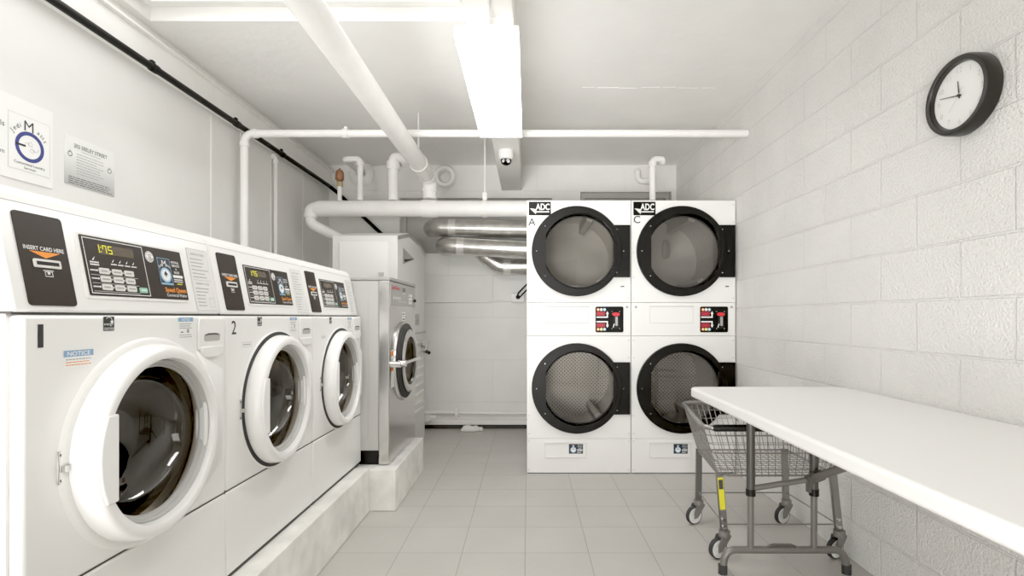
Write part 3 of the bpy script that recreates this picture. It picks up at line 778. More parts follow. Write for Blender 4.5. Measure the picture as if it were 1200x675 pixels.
        for q in range(3):
            a = 2 * PI * q / 3 + (1.2 if k == 0 else -.95); ca, sa = math.cos(a), math.sin(a)
            G = Frame(DF.O, (-sa, 0, ca), (ca, 0, sa)); s_ = 1 if G.N.y > 0 else -1
            MB().prism(G, [(-.045, .333), (-.02, .255), (.02, .255), (.045, .333)], s_ * .11, s_ * .715, 'drum_light').build('drum_baffle', dr)
        mb = MB()
        if k == 0: mb.fbox(F, DW - .075, DW - .05, z - .257, z - .249, 0, .002, 'ink')
        if k == 0: mb.build('keyhole_cover', r)
    # maker plate
    mb = MB().rrect(F, .016, .176, 1.868, 1.966, .006, 0, .003, 'black_gloss')
    pl = mb.build('maker_plate', r)
    w = .0036
    mb = MB().text(F, 'ADC', .117, 1.907, .064, 'print_white', w=w, bold=.02, sx=.74)
    mb.poly(F, [(.060, 1.889), (.163, 1.889), (.163, 1.897), (.060, 1.897)], w, 'paper')
    mb.poly(F, [(.024, 1.918), (.068, 1.876), (.070, 1.912)], w, 'paper')
    mb.build('maker_lettering', pl)
    # pull plate on the fascia
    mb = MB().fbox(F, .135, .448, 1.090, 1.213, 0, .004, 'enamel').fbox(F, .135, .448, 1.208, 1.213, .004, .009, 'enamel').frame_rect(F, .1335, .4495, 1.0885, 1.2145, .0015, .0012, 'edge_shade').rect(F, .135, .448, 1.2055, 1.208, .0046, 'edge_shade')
    mb.build('blank_label_plate', r, bevel=.002)
    mb = MB().fbox(F, .135, .432, .122, .226, 0, .003, 'enamel').fbox(F, .130, .438, .223, .229, .003, .014, 'enamel').fbox(F, .135, .432, .119, .123, .003, .008, 'enamel')
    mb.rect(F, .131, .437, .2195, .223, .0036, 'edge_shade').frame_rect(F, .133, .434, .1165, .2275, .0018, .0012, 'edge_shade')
    gp = mb.build('lint_door', r, bevel=.0015)
    mb = MB().rect(F, .306, .408, .146, .216, .0036, 'sticker_navy').disc(F, .338, .174, .021, .004, 'sticker_blue').disc(F, .338, .174, .016, .0044, 'print_white').poly(F, [(.327, .172), (.338, .186), (.349, .172), (.338, .178)], .0048, 'sticker_navy')
    mb.text(F, 'M', .338, .195, .019, 'print_white', w=.004, bold=.01).text(F, 'INSTALL', .385, .205, .009, 'print_white', w=.004).text(F, 'SERVICE', .385, .194, .009, 'print_white', w=.004).text(F, 'SALES', .385, .183, .009, 'print_white', w=.004)
    mb.rect(F, .366, .404, .169, .177, .004, 'print_white').microtext(F, .366, .404, .160, .003, 'print_white', w=.004, seed=1).microtext(F, .366, .404, .153, .003, 'print_white', w=.004, seed=2)
    mb.build('service_sticker', gp)
    # double control panel
    mb = MB().rrect(F, .498, .700, 1.022, 1.209, .012, 0, .004, 'black_gloss')
    cp = mb.build('control_panel', r)
    w = .0048; e = .004
    mb = MB()
    for s_ in (1, -1):
        zc = 1.1155
        def Y(v): return zc + s_ * v
        def R(u0, u1, a, b, m_, ww=w): mb.rect(F, u0, u1, min(Y(a), Y(b)), max(Y(a), Y(b)), ww, m_)
        R(.505, .588, .012, .021, 'print_white'); R(.579, .588, .021, .040, 'print_white')
        tri = [(.573, Y(.040)), (.594, Y(.040)), (.5835, Y(.060))]
        mb.poly(F, tri if s_ > 0 else tri[::-1], w, 'print_white')
    mb.build('arrow_marks', cp)
    for s_ in (1, -1):
        zc = 1.1155
        a, b = sorted((zc + s_ * .028, zc + s_ * .056))
        mb = MB().fbox(F, .505, .566, a, b, e, .006, 'red_dark').frame_rect(F, .505, .566, a, b, .002, .0064, 'red').text(F, '0:00', .5355, a + .006, .02, 'red', w=.0066, bold=.02)
        mb.build('display', cp)
        for q, m_ in enumerate(('orange', 'yellow' if s_ < 0 else 'key_white', 'sticker_blue')):
            u = .517 + q * .023; v = zc + s_ * .071
            MB().cyl(F.p(u, v, e), F.p(u, v, .008), .0105, m_, n=20).disc(F, u, v, .006, .0083, 'print_white', 16).build('button', cp)
    mb = MB().fbox(F, .628, .668, 1.05, 1.155, e, .007, 'black_matte').fbox(F, .640, .656, 1.07, 1.135, .007, .018, 'steel_lid')
    mb.poly(F, [(.622, 1.058), (.630, 1.085), (.636, 1.085), (.628, 1.058)], .0075, 'print_white')
    mb.build('coin_slot', cp)
    mb = MB().prism(F, [(.617, 1.150), (.632, 1.140), (.662, 1.140), (.673, 1.150), (.670, 1.160), (.655, 1.166), (.632, 1.166), (.620, 1.160)], e, .014, 'red')
    mb.build('coin_guard', cp)
    for (u, v) in ((.617, 1.172), (.672, 1.172), (.617, 1.05), (.672, 1.05)): MB().cyl(F.p(u, v, e), F.p(u, v, .006), .003, 'chrome', n=8).build('screw', cp)
    return r
d1 = make_dryer(); d2 = copy_tree(d1)
d1['label'] = 'stacked white double dryer marked A, left of the pair against the back'
d2['label'] = 'stacked white double dryer marked C, right of the pair beside the block wall'
d2.location.x += .756
WORLD[d2.name] = Vector(d2.location)
MB().text(Frame((-.006, DY, 0), (1, 0, 0), (0, 0, 1)), 'A', .039, 1.795, .075, 'ink', w=.001, bold=.012).build('letter_decal', d1)
MB().text(Frame((.75, DY, 0), (1, 0, 0), (0, 0, 1)), 'C', .042, 1.812, .075, 'ink', w=.001, bold=.012).build('letter_decal', d2)

# ------------------------------------------------------------------ folding table
def table():
    xa, xb, ya, yb, zt = .772, 1.508, .62, 2.455, .80
    r = thing('folding_table', 'long white plastic folding table against the painted block wall', 'table', ((xa + xb) / 2, (ya + yb) / 2, 0))
    Fz = Frame((0, 0, zt), (1, 0, 0), (0, 1, 0))
    MB().rrect(Fz, xa, xb, ya, yb, .035, -.045, 0, 'table_plastic', n=8).build('tabletop', r, bevel=.011, seg=4)
    def end(yl, s):
        x1, x2 = .985, 1.264
        dk = 'leg_grey'
        for x in (x1, x2):
            MB().cyl((x, yl, .36), (x, yl, zt - .046), .018, 'leg_upper').build('leg', r)
            lo = MB().cyl((x, yl, .105), (x, yl, .362), .0135, 'leg_grey').build('leg', r)
            MB().cyl((x, yl, .345), (x, yl, .375), .0205, 'black_matte').build('collar', lo)
        p = fillet([(.862, yl, .02), (.875, yl, .105), (1.395, yl, .105), (1.408, yl, .02)], .085, 8)
        mb = MB().tube(p, .0155, 'leg_grey')
        ft = mb.build('foot_bar', r)
        for x in (.862, 1.408): MB().cyl((x, yl, .0), (x, yl, .04), .0195, 'rubber').build('foot_cap', ft)
        MB().tube(fillet([(1.06, yl - .004, .120), (1.08, yl - .004, .1285), (1.16, yl - .004, .1285), (1.18, yl - .004, .12)], .02, 3), .006, 'leg_dark', n=8).build('weld_clip', ft)
        MB().cyl((x1, yl - s * .0, .375), (x2 - .01, yl - s * .02, .425), .0125, 'leg_grey').build('cross_brace', r)
        cl = MB().cyl((x2 - .045, yl - s * .03, .42), (x2 + .02, yl - s * .03, .445), .023, 'leg_dark').box(x2 - .03, x2 - .012, yl - .012, yl + .012, .36, .41, 'leg_dark')
        cl.build('clamp', r)
        MB().tube([(x2 - .02, yl - s * .02, .425), (1.225, yl - s * .27, .545), (1.16, yl - s * .68, zt - .05)], .0165, 'leg_grey').build('folding_brace', r)
        MB().box(.94, 1.31, yl - .03, yl + .03, zt - .058, zt - .045, 'leg_dark').build('hinge_bracket', r)
    end(2.27, 1); end(.82, -1)
table()

# ------------------------------------------------------------------ wire laundry cart
def cart():
    zr, zb = .628, .385
    rim = [(.915, 3.03), (.803, 2.335), (1.488, 2.335), (1.488, 3.03)]       # far-left, near-left, near-right, far-right
    bot = [(.958, 2.90), (.902, 2.42), (1.462, 2.42), (1.462, 2.90)]
    r = thing('laundry_cart', 'chrome wire laundry cart on four casters parked under the folding table', 'cart', (1.18, 2.65, 0))
    top = [Vector((x, y, zr)) for x, y in rim]; low = [Vector((x, y, zb)) for x, y in bot]
    loop = fillet([(top[0] + top[3]) / 2] + [top[0], top[1], top[2], top[3]] + [(top[0] + top[3]) / 2], .05, 6)
    MB().tube(loop[:-1], .0115, 'wire', closed=True).build('rim', r)
    a = top[1].lerp(top[2], .06); b = top[1].lerp(top[2], .97)
    a = top[1].lerp(top[2], .075)
    mb = MB().tube([a - Vector((.014, 0, 0)), a, b], [.0118, .0165, .0165], 'black_matte')
    mb.build('handle_grip', r)
    # basket wires
    mb = MB(); rw = .0018
    mid = [t.lerp(l, .22) for t, l in zip(top, low)]
    def ring(f, rr):
        P = [t.lerp(l, f) for t, l in zip(top, low)]
        mb.tube(fillet([(P[0] + P[3]) / 2, P[0], P[1], P[2], P[3], (P[0] + P[3]) / 2], .035, 4)[:-1], rr, 'wire', n=6, closed=True)
    for f in (.16, .34, .52, .70, .86): ring(f, rw * (1.5 if f in (.16, .52) else 1))
    ring(1.0, .0035)
    for (i, j, n) in ((0, 1, 15), (1, 2, 17), (2, 3, 15), (3, 0, 17)):
        for k in range(n + 1):
            t = (k + .5) / (n + 1)
            p = top[i].lerp(top[j], t); q = low[i].lerp(low[j], t); q2 = q + Vector((0, 0, -.006))
            mb.tube([p, q, q2], rw, 'wire', n=6)
    for k in range(17):
        t = (k + .5) / 17
        mb.tube([low[1].lerp(low[2], t), low[0].lerp(low[3], t)], rw, 'wire', n=6)
    for k in range(13):
        t = (k + .5) / 13
        mb.tube([low[1].lerp(low[0], t), low[2].lerp(low[3], t)], rw, 'wire', n=6)
    mb.build('wire_basket', r)
    # legs and casters : near-left, near-right, far-left, far-right
    spots = [((.908, 2.43), (.928, 2.425), -.035), ((1.445, 2.43), (1.47, 2.425), -.028), ((.962, 2.88), (.942, 2.83), -.03), ((1.44, 2.88), (1.425, 2.83), -.03)]
    casters = []
    for i, (tp, bt, off) in enumerate(spots):
        P0 = Vector((tp[0], tp[1], zb + .01)); P1 = Vector((bt[0], bt[1], .125))
        d = (P0 - P1).normalized(); side = Vector((1, 0, 0)); nrm = side.cross(d).normalized(); side = d.cross(nrm).normalized()
        G = Frame(P1, side, d); L = (P0 - P1).length
        mb = MB().fbox(G, -.0165, .0165, 0, L, -.003, .003, 'leg_dark' if i == 2 else 'wire').fbox(G, -.0165, -.0125, 0, L, -.014, .003, 'wire').fbox(G, .0125, .0165, 0, L, -.014, .003, 'wire')
        leg = mb.build('leg', r, bevel=.001)
        if i == 0:
            s_ = 1 if G.N.y < 0 else -1
            mb = MB().fbox(G, -.013, .013, .10, L - .02, s_ * .0032, s_ * .0040, 'yellow')
            mb.fbox(G, -.010, .010, L - .075, L - .03, s_ * .0041, s_ * .0045, 'seam_dark')
            mb.build('yellow_label', leg)
        if i < 2:
            s_ = 1 if G.N.y < 0 else -1
            for h in (.02, .055): MB().cyl(G.p(0, h, s_ * .003), G.p(0, h, s_ * .012), .008, 'chrome').build('bolt', leg)
        # caster, turned so the wheel faces the room
        c = Vector((bt[0] + off, bt[1] - .012, .048)); ax = Vector((.42, -1, 0)).normalized()
        mb = MB().cyl((bt[0], bt[1], .100), (bt[0], bt[1], .128), .026, 'wire', n=24)
        fr = ax.cross(Vector((0, 0, 1))).normalized()
        for s_ in (-1, 1):
            o = c + ax * s_ * .019
            K = Frame(o, fr if fr.x > 0 else -fr, (0, 0, 1))
            dx = (Vector((bt[0], bt[1], 0)) - Vector((c.x, c.y, 0))).dot(K.U)
            pts = [(-.012, -.014), (.012, -.010), (dx + .026, .05), (dx + .024, .060), (dx - .03, .060), (-.014, .012)]
            mb.prism(K, pts, -.0015, .0015, 'wire')
        cs = mb.build('caster', r)
        Wf = axis_frame(c, ax)
        w = MB().lathe(Wf, [(.047, -.010), (.048, -.005), (.048, .005), (.047, .010), (.038, .012), (.038, -.012)], 'rubber', n=32)
        w.lathe(Wf, [(.038, -.013), (.041, -.0125), (.041, .0125), (.038, .013), (.030, .0125), (.026, .008), (.012, .008), (.012, .015), (.0005, .015)], 'paper', n=32, closed=False)
        w.lathe(Wf, [(.030, -.0125), (.026, -.008), (.012, -.008), (.012, -.015), (.0005, -.015)], 'paper', n=32, closed=False)
        w.build('wheel', cs)
    fr = [(.925, 2.425, .155), (1.462, 2.425, .155), (1.428, 2.835, .165), (.948, 2.835, .165)]
    MB().tube(fr, .0038, 'wire', n=8, closed=True).build('bottom_frame', r)
cart()

# ------------------------------------------------------------------ clock
def clock():
    cy, cz, R = 1.765, 1.891, .133
    r = thing('wall_clock', 'round black wall clock with white dial on the painted block wall', 'clock', (XR, cy, cz))
    F = Frame((XR - .001, cy, cz), (0, -1, 0), (0, 0, 1))      # N = -X
    MB().lathe(F, [(.130, 0), (R, .004), (R, .040), (R - .004, .049), (R - .010, .051), (R - .020, .049), (R - .023, .044), (R - .0245, .030), (.0005, .028), (.0005, 0)], 'clock_black', n=80, closed=False).build('case', r)
    d = MB().lathe(F, [(R - .0245, .031), (.0005, .031)], 'dial', n=64, closed=False).build('dial', r)
    mb = MB()
    for h in range(1, 13):
        a = PI / 2 - 2 * PI * h / 12
        mb.text(F, str(h), .088 * math.cos(a), .088 * math.sin(a) - .009, .026, 'dial_mark', w=.0318)
    for h in range(60):
        a = 2 * PI * h / 60; u, v = .104 * math.cos(a), .104 * math.sin(a)
        mb.disc(F, u, v, .0009, .0318, 'dial_mark', 6)
    mb.build('numerals', d)
    def hand(ang, l, wd, tail, w, nm, m_='ink'):
        a = PI / 2 - ang; c, s = math.cos(a), math.sin(a)
        G = Frame(F.p(0, 0, 0), F.U * c + F.V * s, F.U * -s + F.V * c)
        MB().prism(G, [(-tail, -wd), (l, -wd * .5), (l, wd * .5), (-tail, wd)], w, w + .0008, m_).build(nm, r)
    hm = 2 * PI * (47.3 / 60)
    hand(2 * PI * (11.79 / 12), .052, .0028, .010, .033, 'hour_hand')
    hand(hm, .082, .0022, .012, .035, 'minute_hand')
    hand(2 * PI * (36.5 / 60), .06, .0007, .03, .037, 'second_hand', 'dial_mark')
    MB().cyl(F.p(0, 0, .031), F.p(0, 0, .039), .0045, 'ink', n=16).build('hub', r)
    MB().lathe(F, [(R - .022, .0455), (.0005, .0455)], 'clear_glass', n=64, closed=False).build('crystal', r)
clock()

# ------------------------------------------------------------------ lights
def light_fixture(y0, y1, label, conduit_gap=True):
    xa, xb, zb, zt = -.312, -.036, 2.330, 2.372
    r = thing('ceiling_light', label, 'light', ((xa + xb) / 2, (y0 + y1) / 2, zt), 'strip light fixtures under the ceiling beam')
    MB().box(xa + .012, xb - .012, y0, y1, zb + .012, zt, 'paint_white').box(xa, xb, y0 - .004, y0, zb, zt, 'paint_white').box(xa, xb, y1, y1 + .004, zb, zt, 'paint_white').box(-.262, -.06, y0 + .02, y1 - .02, zt, 2.4205, 'paint_white').build('housing', r, bevel=.003)
    MB().box(xa, xb, y0 + .001, y1 - .001, zb, zb + .011, 'diffuser').box(xa, xa + .011, y0 + .001, y1 - .001, zb + .011, zt - .004, 'diffuser_side_fill').box(xb - .011, xb, y0 + .001, y1 - .001, zb + .011, zt - .004, 'diffuser_side_fill').build('diffuser', r)
    return r
L1 = light_fixture(2.19, 3.425, 'long white strip light under the ceiling beam, glowing over the room')
MB().tube(fillet([(-.163, .5, 2.4105), (-.163, 2.10, 2.4105), (-.163, 2.17, 2.372)], .03, 4), .0105, 'paint_pipe').build('conduit', L1)
light_fixture(-.75, .49, 'unseen second strip light under the ceiling beam behind the viewpoint, added for fill light')  # added fixture out of view, brightens the room
r = thing('recessed_light_panel', 'bright white light panel recessed in the ceiling at upper left', 'light', (-1.1, 1.5, ZC + .075))
MB().box(-1.9, -.38, .35, 2.60, ZC + .058, ZC + .074, 'diffuser_recess').build('diffuser', r)
mb = MB(); mb.box(-1.94, -.34, .31, .35, ZC + .05, ZC + .075, 'paint_white').box(-1.94, -.34, 2.60, 2.64, ZC + .05, ZC + .075, 'paint_white').box(-1.94, -1.9, .35, 2.60, ZC + .05, ZC + .075, 'paint_white').box(-.38, -.34, .35, 2.60, ZC + .05, ZC + .075, 'paint_white')
mb.build('panel_frame', r)
# dome camera
r = thing('security_camera', 'small white dome security camera on the underside of the ceiling beam', 'camera', (-.165, 3.99, 2.42))
Fd = Frame((-.165, 3.99, 2.4202), (1, 0, 0), (0, -1, 0))   # N = -Z
MB().lathe(Fd, [(.0005, 0), (.058, 0), (.060, .010), (.058, .045), (.052, .062), (.044, .068), (.0005, .068)], 'door_plastic', n=40, closed=False).build('housing', r)
dm = MB().lathe(Fd, [(.043, .066), (.041, .085), (.032, .100), (.018, .109), (.0005, .112)], 'black_gloss', n=32, closed=False).build('dome', r); dm['label'] = 'dark dome'
MB().cyl((-.150, 3.955, 2.34), (-.145, 3.938, 2.325), .012, 'paper', n=12).cyl((-.182, 3.955, 2.34), (-.187, 3.938, 2.325), .009, 'paper', n=12).build('lens_reflector', r)

# ------------------------------------------------------------------ pipes
def collar(mb, p, axis, r, l, mat='paint_pipe'):
    a = Vector(axis).normalized(); p = Vector(p)
    return mb.cyl(p - a * l / 2, p + a * l / 2, r, mat)
# crossing pipe, right wall to left wall, then down
zc_ = 2.395
r = thing('sprinkler_pipe', 'slim white pipe crossing the room below the ceiling and turning down the left wall', 'pipe', (-.2, 3.54, zc_))
MB().tube(fillet([(1.513, 3.54, zc_), (-1.945, 3.54, zc_), (-1.945, 3.54, .26)], .06, 8), .0255, 'paint_pipe', n=18).build('pipe_run', r)
mb = MB(); collar(mb, (-1.25, 3.54, zc_), (1, 0, 0), .033, .035); mb.cyl((-1.25, 3.54, zc_), (-1.25, 3.54, zc_ + .045), .012, 'paint_pipe'); mb.build('coupling', r)
mb = MB(); collar(mb, (-1.945 + .075, 3.54, zc_), (1, 0, 0), .031, .03); collar(mb, (-1.945, 3.54, zc_ - .075), (0, 0, 1), .031, .03); mb.build('elbow_fitting', r)
# insulated pipe running along the ceiling, then down into the header
YP = 4.36
r = thing('insulated_pipe', 'thick white wrapped pipe running overhead toward the back and dropping to the header', 'pipe', (-.83, 2, 2.30))
MB().tube([(-.826, YF + .001, 2.302), (-.826, YP - .14, 2.302)], .064, 'paint_wrap', n=28).build('pipe_wrap', r)
mb = MB().tube(fillet([(-.826, YP - .14, 2.302), (-.826, YP, 2.302), (-.826, YP, 2.135)], .07, 8), [.056] * 11, 'paint_pipe', n=24)
mb.build('elbow', r)
mb = MB(); collar(mb, (-.826, YP, 2.205), (0, 0, 1), .064, .03); collar(mb, (-.826, YP - .13, 2.302), (0, 1, 0), .068, .02); collar(mb, (-.826, 1.62, 2.302), (0, 1, 0), .0655, .006, 'paint_white')
mb.build('flange', r)
# big header pipe
zh = 2.052
r = thing('header_pipe', 'thick white horizontal header pipe above the tall cabinet, running behind the dryers', 'pipe', (-.3, YP, zh))
MB().tube([(1.25, YP, zh), (-1.76, YP, zh), (-1.79, YP, zh)], [.067, .067, .058], 'paint_pipe', n=28).build('pipe_run', r)
MB().tube(fillet([(-1.76, YP, zh), (-1.835, YP, zh), (-1.835, YP, 1.925), (-1.60, YP + .16, 1.80)], [.06, .06], 8), [.052] * 10 + [.044] * 10, 'paint_pipe', n=24).build('drop_elbow', r)
mb = MB(); collar(mb, (-.826, YP, zh), (1, 0, 0), .074, .13); mb.build('tee_fitting', r)
mb = MB(); collar(mb, (-1.835, YP, 1.99), (0, 0, 1), .056, .03); mb.build('elbow_fitting', r)
mb = MB(); collar(mb, (-1.14, YP, zh), (1, 0, 0), .0685, .12, 'paint_wrap'); mb.build('wrap_patch', r)
# risers
def riser(name, x, rr, ztop, dx, dy, label, mat='paint_pipe'):
    r = thing(name, label, 'pipe', (x, YP, zh + .067), 'white riser pipes standing on the header')
    MB().tube(fillet([(x, YP, zh + .0695), (x, YP, ztop), (x + dx, YP + (.02 if dy > .5 else dy * .4), ztop), (x + dx * (1.9 if dy > .5 else 1.05), YP + dy, ztop + (.11 if dy > .5 else -.02))], rr * 1.6, 6), rr, mat, n=18).build('pipe_run', r)
    mb = MB(); collar(mb, (x, YP, ztop - rr * 1.8), (0, 0, 1), rr * 1.3, rr * 1.6); mb.build('elbow_fitting', r)
    return r
riser('riser_pipe', -1.415, .024, 2.475, -.14, .875, 'white riser pipe with an elbow turning left, near the left end of the header')
r = riser('riser_pipe', -1.135, .042, 2.49, .06, .12, 'white riser pipe on the header just left of the thick wrapped pipe')
riser('riser_pipe', 1.06, .026, 2.475, .09, .04, 'white riser pipe with a short elbow behind the top of dryer C')
# air vent
r = thing('air_vent_valve', 'rusty copper air vent on a short white stub at the left of the header', 'valve', (-1.59, YP, zh + .067))
MB().cyl((-1.59, YP, zh + .0665), (-1.59, YP, zh + .185), .018, 'paint_pipe').build('stub_pipe', r)
MB().cyl((-1.59, YP, zh + .185), (-1.59, YP, zh + .225), .026, 'brass', n=6).build('nut', r)
MB().lathe(Frame((-1.59, YP, zh + .225), (1, 0, 0), (0, 1, 0)), [(.0005, 0), (.02, 0), (.03, .015), (.036, .02), (.036, .055), (.033, .085), (.022, .1), (.01, .105), (.008, .115), (.0005, .116)], 'copper', n=20, closed=False).build('vent_cap', r)
# pipe sleeves in the back wall and hook pipe
tag(MB().lathe(Frame((-1.681, YB - .001, 2.585), (1, 0, 0), (0, 0, 1)), [(.05, -.0), (.12, .0), (.125, .02), (.10, .045), (.06, .05), (.05, .05)], 'paint_pipe', n=28).build('wall_flange'), 'round white pipe collar high on the back wall above the air vent', 'pipe collar')
tag(MB().lathe(Frame((-.835, YB - .001, 2.555), (1, 0, 0), (0, 0, 1)), [(.0005, .01), (.055, .01), (.075, 0), (.115, .0), (.12, .03), (.10, .06), (.07, .065), (.055, .03)], 'paint_pipe', n=28, closed=False).build('wall_flange'), 'round white pipe collar on the back wall right of the thick wrapped pipe', 'pipe collar')
tag(MB().tube(fillet([(1.11, YB - .001, 2.61), (1.11, YB - .06, 2.61), (1.11, YB - .06, 2.50), (1.27, YB - .06, 2.50), (1.27, YB - .001, 2.56)], .05, 6), .03, 'paint_pipe').build('hook_pipe'), 'short white hooked pipe on the back wall above dryer C', 'pipe')
# hangers
def hanger(x, y, ztop, zp, rr, label):
    r = thing('pipe_hanger', label, 'pipe hanger', (x, y, ztop))
    MB().cyl((x, y, zp + rr), (x, y, ztop), .006, 'paint_pipe', n=10).build('rod', r)
    return r
r = hanger(-.36, YP, ZC, zh, .085, 'thin rod and strap holding the header pipe near dryer A')
Fh = Frame((-.36, YP, zh), (0, 1, 0), (0, 0, 1))
MB().lathe(Fh, [(.069, -.018), (.074, -.018), (.074, .018), (.069, .018)], 'paint_white', n=32).box(-.378, -.342, YP - .022, YP + .022, zh + .072, zh + .13, 'paint_white').build('strap', r)
r = hanger(-.826 + .0, 3.9, ZC, 2.302, .07, 'thin rod and clamp holding up the thick wrapped pipe')
Fh = Frame((-.826, 3.9, 2.302), (1, 0, 0), (0, 0, 1))
MB().lathe(Fh, [(.065, -.014), (.071, -.014), (.071, .014), (.065, .014)], 'paint_white', n=32).cyl((-.826, 3.9, 2.37), (-.826, 3.9, 2.395), .014, 'steel').build('clamp', r)
# black conduit on left wall
r = thing('black_conduit', 'black conduit running along the top of the left wall down to the back corner', 'conduit', (-1.97, 2, 2.456))
p = fillet([(-1.974, YF + .001, 2.462), (-1.974, 5.12, 2.440), (-1.93, 5.20, 2.40), (-1.46, 5.215, 1.96), (-1.40, 5.215, 1.75)], .06, 4)
MB().tube(p, .019, 'black_matte', n=14).build('tube', r)
for y in (.9, 1.9, 2.72, 3.5, 4.15):
    MB().cyl((-1.974, y - .02, 2.462 - .0032 * (y + 1.7)), (-1.974, y + .02, 2.462 - .0032 * (y + 1.7)), .0235, 'black_matte').box(-2.0, -1.974, y - .012, y + .012, 2.462, 2.487, 'black_matte').build('clamp', r)
# thin pipe on left wall
r = thing('thin_wall_pipe', 'thin white vertical pipe on the left wall behind the farthest white washer', 'pipe', (-1.985, 4.06, 1.3))
MB().cyl((-1.985, 4.06, .0), (-1.985, 4.06, 2.40), .014, 'paint_pipe').build('pipe_run', r)
mb = MB(); collar(mb, (-1.985, 4.06, 2.36), (0, 0, 1), .02, .03); mb.box(-2.02, -1.985, 4.05, 4.07, 2.38, 2.42, 'paint_pipe'); mb.build('bracket', r)
# ducts
def duct(path, rr, label, tape, seam=0, rad=.1):
    r = thing('exhaust_duct', label, 'duct', path[0], 'shiny metal exhaust ducts at the back wall')
    P = fillet(path, rad, 7)
    MB().tube(P, rr, 'galvanised', n=28).build('duct_run', r)
    for t in tape: 
        a = Vector(t[0]); d = Vector(t[1]).normalized()
        MB().cyl(a - d * .035, a + d * .035, rr + .0025, 'foil_tape', n=28).build('foil_tape', r)
    return r
YD = 5.02
duct([(.30, YD, 1.985), (-.90, YD, 2.007), (-.97, 5.22, 2.03)], .084, 'upper long shiny metal duct, highest of the three on the back wall', [((-.73, YD, 2.004), (1, 0, -.018))])
duct([(.30, 4.95, 1.765), (-.80, 4.95, 1.822), (-.84, 5.22, 1.84)], .083, 'middle long shiny metal duct on the back wall, below the highest one', [((-.64, 4.95, 1.8137), (1, 0, -.052))])
r = duct([(.30, 5.125, 1.632), (-.27, 5.125, 1.632), (-.44, 5.13, 1.75), (-.47, 5.20, 1.79)], .078, 'short segmented metal duct elbow, lowest of the three on the back wall', [((-.20, 5.125, 1.632), (1, 0, 0))], rad=.16)
for (x, z) in ((-.29, 1.646), (-.345, 1.683), (-.395, 1.718)):
    MB().cyl((x - .004, 5.127, z + .003), (x + .004, 5.127, z - .003), .0815, 'galvanised', n=24).build('duct_seam', r)
# conduit, junction box and cables
tag(MB().tube([(-1.9, YB - .014, 1.288), (-.40, YB - .014, 1.288), (-.30, YB - .016, 1.302), (.12, YB - .016, 1.302)], .009, 'paint_pipe', n=10).build('wall_conduit'), 'thin painted conduit running level across the back wall', 'conduit')
r = thing('junction_box', 'small white junction box on the back wall left of dryer A', 'electrical box', (-.09, YB, 1.32))
MB().box(-.16, -.03, YB - .055, YB - .001, 1.285, 1.375, 'paint_white').build('box_body', r, bevel=.006)
MB().cyl((-.095, YB - .06, 1.335), (-.095, YB - .055, 1.335), .022, 'black_matte').build('outlet', r)
tag(MB().tube(fillet([(-.100, YB - .068, 1.335), (-.095, YB - .09, 1.37), (.02, YB - .05, 1.49), (.06, YB - .04, 1.525)], .03, 4), .0085, 'black_matte').build('power_cable'), 'upper black cable rising from the junction box behind dryer A', 'cable')
tag(MB().tube(fillet([(-.088, YB - .068, 1.325), (-.075, YB - .09, 1.335), (.03, YB - .05, 1.445), (.07, YB - .04, 1.48)], .03, 4), .0075, 'black_matte').build('power_cable'), 'lower black cable rising from the junction box behind dryer A', 'cable')
# low pipes on back wall
r = thing('low_pipe', 'slim white pipe with couplings low along the back wall', 'pipe', (-.7, YB, .17))
MB().cyl((-1.9, YB - .03, .172), (.25, YB - .03, .162), .018, 'paint_pipe').build('pipe_run', r)
mb = MB(); collar(mb, (-.37, YB - .03, .166), (1, 0, 0), .026, .07); mb.build('coupling', r)
MB().box(-.735, -.70, YB - .055, YB - .001, .12, .21, 'paint_white').build('bracket', r, bevel=.004)
mb = MB().box(-1.9, .25, YB - .045, YB - .001, .045, .095, 'paint_white').box(-1.9, .25, YB - .02, YB - .001, .001, .045, 'seam_dark')
struct(mb, 'baseboard_back', bevel=.006)
tag(MB().cyl((-.965, 5.08, .14), (-.90, 5.08, .14), .022, 'paint_white').box(-1.0, -.955, 5.05, 5.11, .11, .175, 'paint_white').cyl((-.977, 5.10, .126), (-.977, 5.2395, .126), .014, 'paint_white').build('pipe_stub'), 'small white pipe stub low beside the tall white cabinet', 'pipe')
mb = MB(); Fg = Frame((-.56, 5.12, 0), (1, 0, 0), (0, 0, 1))
mb.prism(Fg, [(-.10, 0), (.07, 0), (.09, .03), (.05, .055), (.01, .045), (-.03, .06), (-.075, .05), (-.10, .02)], -.03, .04, 'plinth_paint').prism(Fg, [(.03, 0), (.12, 0), (.11, .035), (.05, .03)], -.05, .02, 'plinth_paint')
tag(mb.build('debris_lump', bevel=.01), 'lump of white plaster debris lying on the floor at the back wall', 'debris')

